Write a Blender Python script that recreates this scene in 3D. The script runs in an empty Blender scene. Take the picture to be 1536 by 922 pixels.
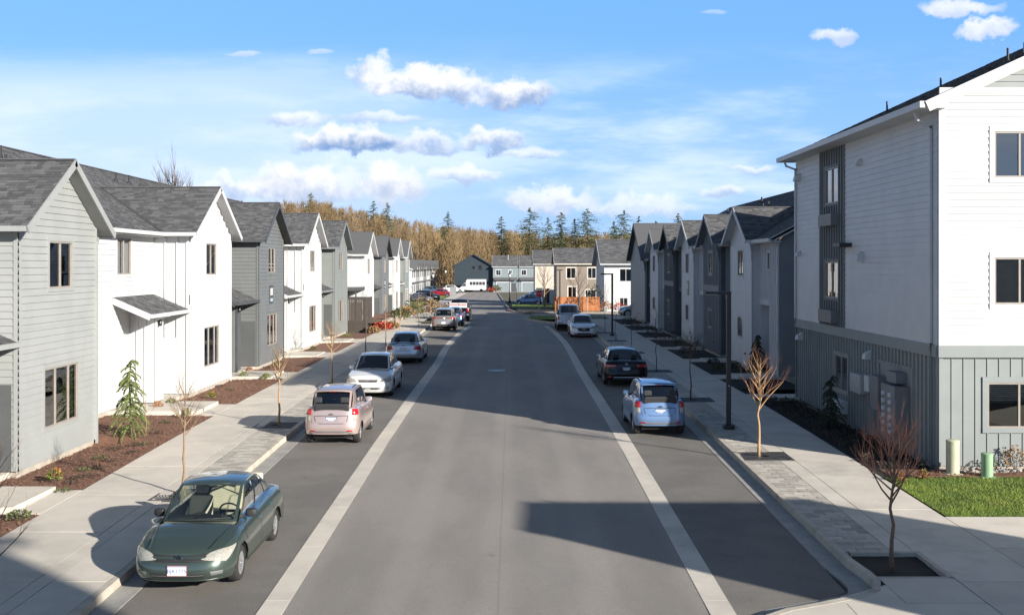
import bpy, math, random
from mathutils import Vector, Matrix, noise
D = bpy.data; SC = bpy.context.scene; COL = SC.collection
random.seed(11)
rnd = random.random
def U(a, b): return a + (b - a) * rnd()
R_ = math.radians
# ------------------------------------------------------------------ camera
CAMZ = 5.5
cd = D.cameras.new("camera"); cam = D.objects.new("camera", cd); COL.objects.link(cam)
cam.location = (0, 0, CAMZ); cam.rotation_euler = (R_(90), 0, 0)
cd.sensor_width = 36; cd.lens = 37.5; cd.shift_y = -64 / 1536
cd.clip_start = .1; cd.clip_end = 6000
SC.camera = cam
# ------------------------------------------------------------------ light
SUN_EL, SUN_AZ = 18.6, 42.0          # light travels towards (-cos az, +sin az)
sdir = Vector((-math.cos(R_(SUN_AZ)) * math.cos(R_(SUN_EL)), math.sin(R_(SUN_AZ)) * math.cos(R_(SUN_EL)), -math.sin(R_(SUN_EL))))
sd = D.lights.new("sun", 'SUN'); sd.energy = 5.0; sd.angle = R_(.53); sd.color = (1, .945, .86)
sun = D.objects.new("sun", sd); COL.objects.link(sun)
sun.rotation_euler = sdir.to_track_quat('-Z', 'Y').to_euler(); sun.location = (30, -30, 40)
SC.view_settings.view_transform = 'Standard'; SC.view_settings.look = 'None'
SC.view_settings.exposure = .93; SC.view_settings.gamma = 1
# ------------------------------------------------------------------ sky
W = D.worlds.new("World"); SC.world = W; W.use_nodes = True
nt = W.node_tree; nt.nodes.clear()
class NG:
    def __init__(s, t): s.t = t
    def n(s, k, **kw):
        q = s.t.nodes.new(k)
        for a, b in kw.items(): setattr(q, a, b)
        return q
    def _in(s, sock, v):
        if v is None: return
        if isinstance(v, (int, float)): sock.default_value = v
        elif isinstance(v, (tuple, list)):
            d = sock.default_value
            sock.default_value = tuple(v) if len(d) == len(v) else tuple(v) + (1,)
        else: s.t.links.new(v, sock)
    def m(s, op, a, b=None, c=None, clamp=False):
        q = s.n('ShaderNodeMath', operation=op); q.use_clamp = clamp
        s._in(q.inputs[0], a); s._in(q.inputs[1], b)
        if c is not None: s._in(q.inputs[2], c)
        return q.outputs[0]
    def mix(s, f, a, b, bt='MIX'):
        q = s.n('ShaderNodeMix', data_type='RGBA', blend_type=bt); q.clamp_factor = True
        s._in(q.inputs[0], f); s._in(q.inputs[6], a); s._in(q.inputs[7], b)
        return q.outputs[2]
    def ss(s, x, a, b):
        q = s.n('ShaderNodeMapRange', interpolation_type='SMOOTHSTEP')
        s._in(q.inputs[0], x); q.inputs[1].default_value = a; q.inputs[2].default_value = b
        return q.outputs[0]
    def noise(s, vec, sc, det=4, rough=.5):
        q = s.n('ShaderNodeTexNoise'); s._in(q.inputs['Vector'], vec)
        q.inputs['Scale'].default_value = sc; q.inputs['Detail'].default_value = det; q.inputs['Roughness'].default_value = rough
        return q.outputs['Fac']
g = NG(nt)
tc = g.n('ShaderNodeTexCoord').outputs['Generated']
sx_ = g.n('ShaderNodeSeparateXYZ'); g._in(sx_.inputs[0], tc)
dx, dy, dz = sx_.outputs
ady = g.m('MAXIMUM', g.m('ABSOLUTE', dy), .15)
pa = g.m('DIVIDE', dx, ady); pe = g.m('DIVIDE', dz, ady)
cmb = g.n('ShaderNodeCombineXYZ'); g._in(cmb.inputs[0], pa); g._in(cmb.inputs[1], pe); g._in(cmb.inputs[2], g.m('MULTIPLY', dy, .5))
P2 = cmb.outputs[0]
sky = g.n('ShaderNodeTexSky', sky_type='NISHITA'); sky.sun_disc = False
sky.sun_elevation = R_(SUN_EL); sky.sun_rotation = R_(90 + SUN_AZ); sky.altitude = 50
sky.air_density = 1.0; sky.dust_density = .6; sky.ozone_density = 2.2
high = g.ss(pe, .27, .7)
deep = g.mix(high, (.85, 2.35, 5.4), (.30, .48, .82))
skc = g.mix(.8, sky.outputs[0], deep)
# paler towards the horizon, veil of thin cirrus
veil = g.ss(pe, .23, .05)
nz = g.noise(P2, 3.2, 6, .55)
mp = g.n('ShaderNodeMapping'); g._in(mp.inputs[0], P2); mp.inputs['Scale'].default_value = (1.6, 7, 1)
st = g.noise(mp.outputs[0], 2.4, 6, .6)
skc = g.mix(g.m('MULTIPLY', veil, .62), skc, (2.2, 3.35, 5.0))
cir = g.m('MULTIPLY', g.m('MULTIPLY', g.ss(st, .42, .68), g.ss(pe, .22, .13)), .8)
skc = g.mix(cir, skc, (4.1, 4.8, 5.7))
lv = g.m('MULTIPLY', g.m('MULTIPLY', g.ss(g.m('ADD', pa, g.m('MULTIPLY', g.m('SUBTRACT', st, .5), .4)), .06, -.3), g.ss(g.m('ADD', pe, g.m('MULTIPLY', g.m('SUBTRACT', st, .5), .09)), .205, .165)), .55)
skc = g.mix(lv, skc, (3.9, 4.6, 5.7))
# clouds: cx, cy (tangent of azimuth / elevation), half sizes, darkness of base, density
CL = [(-.075, .168, .058, .016, .75, 1.0), (.002, .157, .034, .017, .8, 1.0), (-.13, .176, .022, .017, .6, .9),
      (-.155, .115, .05, .016, .95, .95), (-.085, .110, .032, .012, .7, .75), (-.02, .112, .026, .014, .8, .85), (-.205, .136, .03, .007, .5, .75),
      (-.125, .137, .04, .006, .5, .6), (.02, .103, .03, .005, .7, .6), (-.045, .082, .032, .008, .5, .7),
      (-.20, .072, .055, .022, .45, 1.0), (-.115, .070, .030, .022, .4, 1.0), (-.27, .066, .05, .014, .6, .7), (.035, .058, .045, .014, .35, .8), (.12, .052, .05, .012, .4, .6),
      (.225, .089, .022, .005, .5, .6), (.197, .067, .018, .006, .5, .7), (.302, .214, .018, .008, .2, .75), (.42, .240, .034, .009, .15, .8), (.446, .220, .026, .011, .2, .85),
      (-.252, .197, .014, .003, .1, .45), (-.18, .199, .012, .003, .1, .4), (.19, .236, .012, .003, .1, .3), (-.36, .06, .05, .012, .4, .5), (.3, .05, .06, .01, .4, .5)]
wn = g.n('ShaderNodeTexNoise'); g._in(wn.inputs['Vector'], P2); wn.inputs['Scale'].default_value = 30; wn.inputs['Detail'].default_value = 8; wn.inputs['Roughness'].default_value = .6
ws = g.n('ShaderNodeSeparateColor'); g._in(ws.inputs[0], wn.outputs['Color'])
wn2 = g.n('ShaderNodeTexVoronoi', feature='SMOOTH_F1'); g._in(wn2.inputs['Vector'], P2); wn2.inputs['Scale'].default_value = 48; wn2.inputs['Smoothness'].default_value = .35
puff = g.m('SUBTRACT', .5, wn2.outputs['Distance'])
ox = g.m('MULTIPLY', g.m('SUBTRACT', ws.outputs[0], .5), .06)
wf = g.noise(P2, 95, 6, .65)
oy = g.m('ADD', g.m('ADD', g.m('MULTIPLY', g.m('SUBTRACT', ws.outputs[1], .5), .034), g.m('MULTIPLY', puff, -.013)), g.m('MULTIPLY', g.m('SUBTRACT', wf, .5), .016))
ux = g.m('ADD', pa, ox); uy = g.m('ADD', pe, oy)
for (cx, cy, hx, hy, dk, dn) in CL:
    k_ = min(1, hy / .013)
    ex = g.m('DIVIDE', g.m('SUBTRACT', g.m('ADD', pa, g.m('MULTIPLY', ox, k_)), cx), hx)
    ey0 = g.m('DIVIDE', g.m('SUBTRACT', g.m('ADD', pe, g.m('MULTIPLY', oy, k_)), cy), hy)
    ey = g.m('MAXIMUM', ey0, g.m('MULTIPLY', ey0, -1.5))       # flatter base
    r2 = g.m('ADD', g.m('MULTIPLY', ex, ex), g.m('MULTIPLY', ey, ey))
    mask = g.m('MULTIPLY', g.m('MULTIPLY', g.ss(r2, 1.65, .35), dn), g.m('GREATER_THAN', dy, 0))
    lit = g.ss(g.m('ADD', ey0, g.m('ADD', g.m('MULTIPLY', g.m('SUBTRACT', wn.outputs['Fac'], .5), 3.0), g.m('MULTIPLY', puff, .9))), -.8, .75)
    base = (3.9 - dk * 3.0, 4.2 - dk * 2.5, 4.9 - dk * 1.6)
    cc = g.mix(lit, base, (5.1, 5.15, 5.3))
    skc = g.mix(mask, skc, cc)
# broken cloud outside the view
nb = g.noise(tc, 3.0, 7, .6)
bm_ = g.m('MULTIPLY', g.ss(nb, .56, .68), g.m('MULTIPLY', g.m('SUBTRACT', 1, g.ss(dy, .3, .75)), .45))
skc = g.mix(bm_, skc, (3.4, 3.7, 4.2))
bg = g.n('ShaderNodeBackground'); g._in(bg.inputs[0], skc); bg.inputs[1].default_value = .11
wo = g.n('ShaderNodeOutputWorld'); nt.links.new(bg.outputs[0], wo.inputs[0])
# ------------------------------------------------------------------ materials
MATS = {}
def mat(name, c1, c2=None, rough=.7, ns=4., bump=0., bs=60., metal=0., coat=0., spec=.5, tint=0., stain=0., stc=(.05, .04, .03), sscale=.5, scale3=(1, 1, 1), emit=None, speck=0, oil=0, tracks=0):
    if name in MATS: return MATS[name]
    m = D.materials.new(name); m.use_nodes = True; t = m.node_tree; q = NG(t)
    b = t.nodes['Principled BSDF']
    b.inputs['Roughness'].default_value = rough; b.inputs['Metallic'].default_value = metal
    b.inputs['Coat Weight'].default_value = coat; b.inputs['Coat Roughness'].default_value = .04
    b.inputs['Specular IOR Level'].default_value = spec
    geo = q.n('ShaderNodeNewGeometry').outputs['Position']
    mp = q.n('ShaderNodeMapping'); q._in(mp.inputs[0], geo); mp.inputs['Scale'].default_value = scale3
    pos = mp.outputs[0]
    if c2 is None: c2 = tuple(x * .88 for x in c1)
    f = q.ss(q.noise(pos, ns, 5, .6), .35, .65)
    col = q.mix(f, c1, c2)
    if stain:
        f2 = q.m('MULTIPLY', q.ss(q.noise(pos, sscale, 6, .65), .5, .72), stain)
        col = q.mix(f2, col, stc)
    if oil:
        col = q.mix(q.m('MULTIPLY', q.ss(q.noise(geo, 1.6, 5, .7), .66, .76), oil), col, (.07, .065, .06))
    if tracks:
        sp = q.n('ShaderNodeSeparateXYZ'); q._in(sp.inputs[0], geo)
        wv = q.m('COSINE', q.m('MULTIPLY', q.m('ADD', sp.outputs[0], q.m('MULTIPLY', q.noise(pos, .25, 2), .5)), 3.7))
        col = q.mix(q.m('MULTIPLY', q.ss(wv, .1, 1.), tracks), col, tuple(x * 1.22 for x in c1))
        sm2 = q.m('LESS_THAN', q.m('ABSOLUTE', q.m('ADD', q.m('ADD', sp.outputs[0], .22), q.m('MULTIPLY', q.m('SUBTRACT', q.noise(geo, 1.5, 3), .5), .05))), .014)
        col = q.mix(q.m('MULTIPLY', sm2, .22), col, (.08, .075, .07))
    if speck:
        sm_ = q.n('ShaderNodeVectorMath', operation='SCALE'); q._in(sm_.inputs[0], col); q._in(sm_.inputs['Scale'], q.m('ADD', q.m('MULTIPLY', q.m('SUBTRACT', q.noise(geo, 38, 3, .8), .5), speck * 2), 1)); col = sm_.outputs[0]
    if tint:
        at = q.n('ShaderNodeAttribute'); at.attribute_name = 'tint'
        k = q.m('ADD', q.m('MULTIPLY', q.m('SUBTRACT', at.outputs['Fac'], .5), tint * 2), 1)
        mm = q.n('ShaderNodeVectorMath', operation='SCALE'); q._in(mm.inputs[0], col); q._in(mm.inputs['Scale'], k)
        col = mm.outputs[0]
    t.links.new(col, b.inputs['Base Color'])
    if bump:
        bn = q.n('ShaderNodeBump'); bn.inputs['Strength'].default_value = bump; bn.inputs['Distance'].default_value = .02
        q._in(bn.inputs['Height'], q.noise(pos, bs, 4, .7)); t.links.new(bn.outputs[0], b.inputs['Normal'])
    if emit: b.inputs['Emission Color'].default_value = emit + (1,); b.inputs['Emission Strength'].default_value = 1
    MATS[name] = m; return m
def glass(name, tr=(.55, .6, .6), fac=1.3, rough=.0, refl=1.0):
    if name in MATS: return MATS[name]
    m = D.materials.new(name); m.use_nodes = True; t = m.node_tree; t.nodes.clear(); q = NG(t)
    a = q.n('ShaderNodeBsdfTransparent'); a.inputs[0].default_value = tr + (1,)
    b = q.n('ShaderNodeBsdfGlossy'); b.inputs['Roughness'].default_value = rough; b.inputs[0].default_value = (refl, refl, refl, 1)
    lw = q.n('ShaderNodeLayerWeight'); lw.inputs[0].default_value = .35
    f = q.m('ADD', q.m('MULTIPLY', lw.outputs['Fresnel'], .85), fac * .12, clamp=True)
    mx = q.n('ShaderNodeMixShader'); q._in(mx.inputs[0], f); t.links.new(a.outputs[0], mx.inputs[1]); t.links.new(b.outputs[0], mx.inputs[2])
    o = q.n('ShaderNodeOutputMaterial'); t.links.new(mx.outputs[0], o.inputs[0])
    MATS[name] = m; return m
WHITE = mat('white_siding', (.53, .533, .53), (.49, .495, .495), .55, 1.2, .05, 40, stain=.12, stc=(.36, .35, .33), sscale=1.1)
LGREY = mat('light_grey_siding', (.30, .31, .30), (.275, .285, .277), .6, 1.2, .08, 40)
MGREY = mat('mid_grey_siding', (.145, .153, .153), (.13, .138, .138), .6, 1.2, .08, 40)
GGREY = mat('green_grey_siding', (.205, .22, .208), (.188, .202, .192), .6, 1.2, .08, 40)
DGREY = mat('dark_grey_siding', (.09, .094, .096), (.08, .084, .086), .6, 1.2, .08, 40)
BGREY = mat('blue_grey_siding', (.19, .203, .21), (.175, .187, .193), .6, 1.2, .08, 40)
DTRIM = mat('charcoal_trim', (.07, .072, .075), None, .5)
SHING = mat('asphalt_shingle', (.115, .115, .118), (.085, .085, .088), .9, 30, .5, 160, tint=.36)
CONC = mat('sidewalk_concrete', (.60, .545, .465), (.535, .485, .415), .85, 1.3, .25, 90, tint=.07, stain=.35, stc=(.27, .25, .225), sscale=.7, speck=.14)
KERB = mat('curb_concrete', (.52, .465, .385), (.40, .36, .30), .85, 3, .3, 70, tint=.1, stain=.4, stc=(.22, .19, .15), sscale=1.4)
GUTT = mat('gutter_concrete', (.36, .345, .315), (.29, .275, .25), .8, 2.5, .3, 70, tint=.08, stain=.35, stc=(.2, .17, .13), sscale=.9)
FOUND = mat('foundation_concrete', (.44, .39, .32), (.36, .32, .27), .9, 3, .3, 50)
ASPH = mat('asphalt', (.285, .258, .23), (.232, .212, .19), .88, .55, .55, 140, stain=.6, stc=(.24, .225, .207), sscale=.22, scale3=(1, .35, 1), speck=.5, oil=.45, tracks=.28)
ASPD = mat('asphalt_dark', (.19, .174, .155), (.155, .143, .128), .88, .8, .55, 140, stain=.45, stc=(.25, .225, .195), sscale=.3, speck=.5, oil=.75)
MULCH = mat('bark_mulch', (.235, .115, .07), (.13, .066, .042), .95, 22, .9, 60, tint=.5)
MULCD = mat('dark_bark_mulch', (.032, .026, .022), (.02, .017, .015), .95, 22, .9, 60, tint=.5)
SOIL = mat('ground_soil', (.13, .12, .07), (.10, .085, .05), .95, .5, .5, 8)
GRASS = mat('lawn_grass', (.20, .26, .042), (.13, .19, .034), .8, 1.5, .3, 40, tint=.5, stain=.4, stc=(.22, .19, .07), sscale=1.3)
DRYGR = mat('dry_grass', (.17, .15, .07), (.12, .11, .05), .9, .8, .6, 10, tint=.4)
TAN = mat('window_frame_tan', (.30, .265, .23), None, .5)
BLK = mat('black_metal', (.018, .018, .02), None, .45)
STEEL = mat('grey_steel', (.35, .35, .35), None, .5, metal=.4)
WGLASS = glass('window_glass')
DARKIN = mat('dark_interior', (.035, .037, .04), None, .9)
CURT = mat('curtain_cloth', (.16, .165, .17), (.12, .125, .13), .9, 3)
SLAT = mat('blind_slat', (.42, .50, .47), (.38, .45, .42), .7)
LCURT = mat('pale_curtain', (.60, .58, .52), None, .9)
BARK = mat('young_bark', (.30, .20, .12), (.20, .13, .08), .8, 30)
BARKR = mat('reddish_twig', (.70, .30, .17), (.5, .2, .11), .8, 30)
BARKD = mat('grey_bark', (.11, .085, .07), (.07, .055, .045), .85, 30)
GRATE = mat('iron_grate', (.075, .07, .068), None, .6)
# ------------------------------------------------------------------ helpers
class MB:
    def __init__(s, sx=1): s.v = []; s.f = []; s.t = []; s.sx = sx
    def add(s, vs, fs, tint=.5):
        n = len(s.v)
        s.v += [(p[0] * s.sx, p[1], p[2]) for p in vs]
        for f in fs:
            f = [i + n for i in f]
            s.f.append(f[::-1] if s.sx < 0 else f); s.t.append(tint)
    def hexa(s, a, tint=.5):                 # 8 corners: bottom loop, top loop (ccw from above)
        s.add(a, [(3, 2, 1, 0), (4, 5, 6, 7), (0, 1, 5, 4), (1, 2, 6, 5), (2, 3, 7, 6), (3, 0, 4, 7)], tint)
    def box(s, x0, x1, y0, y1, z0, z1, tint=.5):
        s.hexa([(x0, y0, z0), (x1, y0, z0), (x1, y1, z0), (x0, y1, z0), (x0, y0, z1), (x1, y0, z1), (x1, y1, z1), (x0, y1, z1)], tint)
    def beam(s, A, B, up, w, h, cx=0, cz=0, tint=.5):    # box along AB; w sideways, h along up; centre shifted
        A = Vector(A); B = Vector(B); d = (B - A).normalized(); up = Vector(up); side = d.cross(up).normalized(); up = side.cross(d).normalized()
        q = []
        for P in (A, B):
            for (a, b) in ((-1, -1), (1, -1), (1, 1), (-1, 1)): q.append(P + side * (cx + a * w / 2) + up * (cz + b * h / 2))
        s.add(q, [(0, 1, 2, 3), (7, 6, 5, 4), (0, 4, 5, 1), (1, 5, 6, 2), (2, 6, 7, 3), (3, 7, 4, 0)], tint)
    def prism(s, poly, off):                # poly: 3d points, extruded by vector off
        n = len(poly); off = Vector(off); a = [Vector(p) for p in poly]
        s.add(a + [p + off for p in a], [tuple(range(n))[::-1], tuple(range(n, 2 * n))] + [(i, (i + 1) % n, n + (i + 1) % n, n + i) for i in range(n)])
    def tube(s, pts, rs, n=6, cap=True, tint=.5):
        pts = [Vector(p) for p in pts]; rings = []; vs = []; fs = []
        if isinstance(rs, (int, float)): rs = [rs] * len(pts)
        d0 = (pts[1] - pts[0]).normalized(); u = d0.orthogonal().normalized()
        for i, p in enumerate(pts):
            d = (pts[min(i + 1, len(pts) - 1)] - pts[max(i - 1, 0)]).normalized()
            u = (u - d * u.dot(d)).normalized(); w = d.cross(u)
            for k in range(n):
                a = 2 * math.pi * k / n; vs.append(p + (u * math.cos(a) + w * math.sin(a)) * rs[i])
        for i in range(len(pts) - 1):
            for k in range(n):
                a = i * n + k; b = i * n + (k + 1) % n; fs.append((a, b, b + n, a + n))
        if cap: fs.append(tuple(range(n))[::-1]); fs.append(tuple(range(len(vs) - n, len(vs))))
        s.add(vs, fs, tint)
    def lathe(s, prof, n=20, c=(0, 0, 0), axis='z', cap=True):
        vs = []; fs = []
        for r, z in prof:
            for k in range(n):
                a = 2 * math.pi * k / n; p = (r * math.cos(a), r * math.sin(a), z)
                if axis == 'x': p = (p[2], p[0], p[1])
                if axis == 'y': p = (p[1], p[2], p[0])
                vs.append((p[0] + c[0], p[1] + c[1], p[2] + c[2]))
        m = len(prof)
        for i in range(m - 1):
            for k in range(n):
                a = i * n + k; b = i * n + (k + 1) % n; fs.append((a, b, b + n, a + n))
        if cap: fs.append(tuple(range(n))[::-1]); fs.append(tuple(range((m - 1) * n, m * n)))
        s.add(vs, fs)
    def build(s, name, m, parent=None, loc=None, smooth=False, kind=None, label=None, bevel=0, autos=None, sub=0):
        if not s.v: return None
        me = D.meshes.new(name); me.from_pydata([tuple(v) for v in s.v], [], s.f)
        a = me.attributes.new('tint', 'FLOAT', 'FACE'); a.data.foreach_set('value', s.t)
        me.materials.append(m)
        if smooth or autos:
            me.polygons.foreach_set('use_smooth', [True] * len(me.polygons))
            if autos: me.set_sharp_from_angle(angle=R_(autos))
        me.update()
        o = D.objects.new(name, me); COL.objects.link(o)
        if parent: o.parent = parent
        if loc: o.location = loc
        if kind: o['kind'] = kind
        if label: o['label'] = label
        if bevel:
            b = o.modifiers.new('bevel', 'BEVEL'); b.width = bevel; b.segments = 2; b.limit_method = 'ANGLE'
        if sub:
            b = o.modifiers.new('sub', 'SUBSURF'); b.levels = sub; b.render_levels = sub
        return o
def tag(o, label=None, cat=None, group=None, kind=None):
    if label: o['label'] = label
    if cat: o['category'] = cat
    if group: o['group'] = group
    if kind: o['kind'] = kind
    return o
def empty(name, loc, rz=0, **k):
    o = D.objects.new(name, None); COL.objects.link(o); o.location = loc; o.rotation_euler = (0, 0, rz); o.empty_display_size = .3
    return tag(o, **k)
def copy_tree(o, parent=None):
    c = o.copy(); COL.objects.link(c)
    if parent: c.parent = parent
    for ch in list(o.children): copy_tree(ch, c)
    return c
def textmesh(txt, size, m, parent, loc, rot, name='lettering', ext=.004, align='CENTER'):
    cu = D.curves.new(name, 'FONT'); cu.body = txt; cu.size = size; cu.extrude = ext; cu.align_x = align; cu.align_y = 'CENTER'
    t = D.objects.new(name, cu); COL.objects.link(t)
    bpy.context.view_layer.update()
    me = D.meshes.new_from_object(t.evaluated_get(bpy.context.evaluated_depsgraph_get())); COL.objects.unlink(t); D.objects.remove(t)
    me.materials.clear(); me.materials.append(m)
    o = D.objects.new(name, me); COL.objects.link(o); o.parent = parent; o.location = loc; o.rotation_euler = rot
    return o
# ---- surface cladding in a plane frame (O, eu, ev, n); outline convex in (u, v); holes (u0,u1,v0,v1)
class Fr:
    def __init__(s, O, eu, ev): s.O = Vector(O); s.eu = Vector(eu).normalized(); s.ev = Vector(ev).normalized(); s.n = s.eu.cross(s.ev).normalized()
    def p(s, u, v, d=0): return s.O + s.eu * u + s.ev * v + s.n * d
def span(poly, v):
    xs = []
    for i in range(len(poly)):
        (u0, v0), (u1, v1) = poly[i], poly[(i + 1) % len(poly)]
        if (v0 <= v < v1) or (v1 <= v < v0): xs.append(u0 + (u1 - u0) * (v - v0) / (v1 - v0))
    return (min(xs), max(xs)) if len(xs) >= 2 else None
def courses(poly, holes, pitch, gap=0.0, start=None):
    vs = [p[1] for p in poly]; lo, hi = min(vs), max(vs); v = lo if start is None else start; out = []
    while v < hi - 1e-4:
        a, b = max(v, lo), min(v + pitch, hi); v += pitch
        if b - a < .01: continue
        s0 = span(poly, a + 1e-4); s1 = span(poly, b - 1e-4)
        if not s0: continue
        if not s1: s1 = ((s0[0] + s0[1]) / 2,) * 2
        ps = [[s0[0], s0[1], s1[0], s1[1], a, b]]
        for (h0, h1, k0, k1) in holes:
            nw = []
            for (l0, r0, l1, r1, c, d) in ps:
                if k1 <= c + 1e-4 or k0 >= d - 1e-4 or h1 <= min(l0, l1) or h0 >= max(r0, r1): nw.append([l0, r0, l1, r1, c, d]); continue
                if h0 > min(l0, l1) + .01: nw.append([l0, h0, l1, h0, c, d])
                if h1 < max(r0, r1) - .01: nw.append([h1, r0, h1, r1, c, d])
                if k0 > c + .01: nw.append([h0, h1, h0, h1, c, k0])
                if k1 < d - .01: nw.append([h0, h1, h0, h1, k1, d])
            ps = nw
        out += ps
    return out
def lap(parent, fr, poly, holes, m, sx=1, lip=.026, pitch=.175, pieces=False, name='siding', jitter=0):
    mb = MB(sx); res = []
    for (l0, r0, l1, r1, a, b) in courses(poly, holes, pitch):
        if pieces: mb = MB(sx)
        j = U(-jitter, jitter)
        q = [fr.p(l0, a, lip + j), fr.p(r0, a, lip + j), fr.p(r1, b, .003), fr.p(l1, b, .003), fr.p(l0, a, -.02), fr.p(r0, a, -.02), fr.p(r1, b, -.02), fr.p(l1, b, -.02)]
        mb.add(q, [(0, 1, 2, 3), (4, 5, 1, 0), (1, 5, 6, 2), (4, 0, 3, 7)])
        if pieces: mb.build('siding_board', m, parent)
    if not pieces: mb.build(name, m, parent, kind='stuff')
def bnb(parent, fr, poly, holes, m, sx=1, pitch=.4, pieces=False, bw=.06, bt=.045):
    pt = [(v, u) for (u, v) in poly][::-1]; ht = [(c, d, a, b) for (a, b, c, d) in holes]
    mp_ = MB(sx); k = 0
    for (l0, r0, l1, r1, a, b) in courses(pt, ht, pitch):
        if pieces: mp_ = MB(sx)
        q = [fr.p(a, l0), fr.p(b, l1), fr.p(b, r1), fr.p(a, r0)]
        mp_.add(q, [(0, 1, 2, 3)])
        if pieces: mp_.build('siding_panel', m, parent)
    if not pieces: mp_.build('siding', m, parent)
    mb = MB(sx); us = [p[0] for p in poly]; u = min(us) + pitch
    while u < max(us) - .05:
        s = span(pt, u)
        if s:
            segs = [[s[0], s[1]]]
            for (h0, h1, k0, k1) in holes:
                if h0 - bw / 2 < u < h1 + bw / 2:
                    nw = []
                    for a, b in segs:
                        if k0 > a and k0 < b or k1 > a and k1 < b:
                            if k0 > a + .02: nw.append([a, k0])
                            if k1 < b - .02: nw.append([k1, b])
                        else: nw.append([a, b])
                    segs = nw
            for a, b in segs:
                if pieces: mb = MB(sx)
                q = [fr.p(u + i * bw / 2, v, d) for v in (a, b) for (i, d) in ((-1, -.005), (1, -.005), (1, bt), (-1, bt))]
                mb.add(q, [(0, 4, 7, 3), (3, 7, 6, 2), (2, 6, 5, 1), (0, 3, 2, 1), (4, 5, 6, 7)])
                if pieces: mb.build('batten', m, parent)
        u += pitch
    if not pieces: mb.build('battens', m, parent, kind='stuff')
def fbox(mb, fr, u0, u1, v0, v1, d0, d1, tint=.5):
    mb.hexa([fr.p(u0, v0, d0), fr.p(u1, v0, d0), fr.p(u1, v1, d0), fr.p(u0, v1, d0), fr.p(u0, v0, d1), fr.p(u1, v0, d1), fr.p(u1, v1, d1), fr.p(u0, v1, d1)], tint)
def window(parent, fr, u0, u1, v0, v1, cm, sx=1, splits=(.5,), inside='dark', cw=.09, frame=TAN, name='window'):
    mb = MB(sx)
    fbox(mb, fr, u0 - cw, u1 + cw, v1, v1 + cw * 1.15, -.03, .034); fbox(mb, fr, u0 - cw, u1 + cw, v0 - cw, v0, -.03, .036)
    fbox(mb, fr, u0 - cw, u0, v0, v1, -.03, .032); fbox(mb, fr, u1, u1 + cw, v0, v1, -.03, .032)
    w = mb.build(name, cm, parent)
    fm = MB(sx); t = .045
    fbox(fm, fr, u0, u1, v0, v0 + t, -.07, .02); fbox(fm, fr, u0, u1, v1 - t, v1, -.07, .02)
    fbox(fm, fr, u0, u0 + t, v0 + t, v1 - t, -.07, .02); fbox(fm, fr, u1 - t, u1, v0 + t, v1 - t, -.07, .02)
    xs = [u0 + (u1 - u0) * s for s in splits]
    for x in xs: fbox(fm, fr, x - .025, x + .025, v0 + t, v1 - t, -.06, .012)
    fm.build('frame', frame, w)
    ed = [u0 + t] + xs + [u1 - t]
    for a, b in zip(ed, ed[1:]):
        pm = MB(sx); pm.add([fr.p(a, v0 + t, -.02), fr.p(b, v0 + t, -.02), fr.p(b, v1 - t, -.02), fr.p(a, v1 - t, -.02)], [(0, 1, 2, 3)]); pm.build('pane', WGLASS, w)
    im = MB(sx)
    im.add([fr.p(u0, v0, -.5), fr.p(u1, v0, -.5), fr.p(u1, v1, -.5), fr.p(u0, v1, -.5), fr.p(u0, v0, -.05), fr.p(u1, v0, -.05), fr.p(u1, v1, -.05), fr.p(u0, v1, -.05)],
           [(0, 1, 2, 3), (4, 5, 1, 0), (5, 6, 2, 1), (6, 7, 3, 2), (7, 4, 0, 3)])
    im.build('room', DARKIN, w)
    if inside in ('slat', 'halfslat'):
        bm = MB(sx); v = v1 - t - .03; stop = v0 + t if inside == 'slat' else (v0 + v1) / 2
        lo, hi = (u0 + t, u1 - t) if len(xs) < 2 else (xs[0], u1 - t)
        while v > stop:
            q = [fr.p(lo, v, -.12), fr.p(hi, v, -.12), fr.p(hi, v + .032, -.085), fr.p(lo, v + .032, -.085)]; bm.add(q, [(0, 1, 2, 3)]); v -= .05
        bm.build('blind', SLAT, w)
    elif inside in ('curtain', 'pale'):
        bm = MB(sx); n = 24; lo, hi = (u0 + t, u1 - t) if inside == 'curtain' else (u0 + (u1 - u0) * .45, u1 - t)
        vs = []
        for i in range(n + 1):
            d = -.14 + .02 * math.sin(i * 2.1) + .012 * math.sin(i * 5.3)
            vs += [fr.p(lo + (hi - lo) * i / n, v0 + .02, d), fr.p(lo + (hi - lo) * i / n, v1 - .12, d)]
        bm.add(vs, [(2 * i, 2 * i + 2, 2 * i + 3, 2 * i + 1) for i in range(n)]); bm.build('curtain', CURT if inside == 'curtain' else LCURT, w, smooth=True)
    return w
def shingles(parent, fr, poly, sx=1, m=None, exp_=.14, wmin=.14, wmax=.34, name='shingles'):
    mb = MB(sx)
    for (l0, r0, l1, r1, a, b) in courses(poly, [], exp_):
        u = l0 - U(0, wmin); dr = .0
        while u < r0:
            w = U(wmin, wmax); x0, x1 = max(u, l0), min(u + w, r0); u += w
            if x1 - x0 < .02: continue
            def up(x): return min(max(x, min(l1, r1)), max(l1, r1))
            h = .012 + (.012 if rnd() < .5 else 0)
            mb.add([fr.p(x0, a, h), fr.p(x1, a, h), fr.p(up(x1), b, .006), fr.p(up(x0), b, .006), fr.p(x0, a, 0), fr.p(x1, a, 0)], [(0, 1, 2, 3), (4, 5, 1, 0)], U(0, 1) ** 1.2)
    return mb.build(name, m or SHING, parent, kind='stuff')
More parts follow.
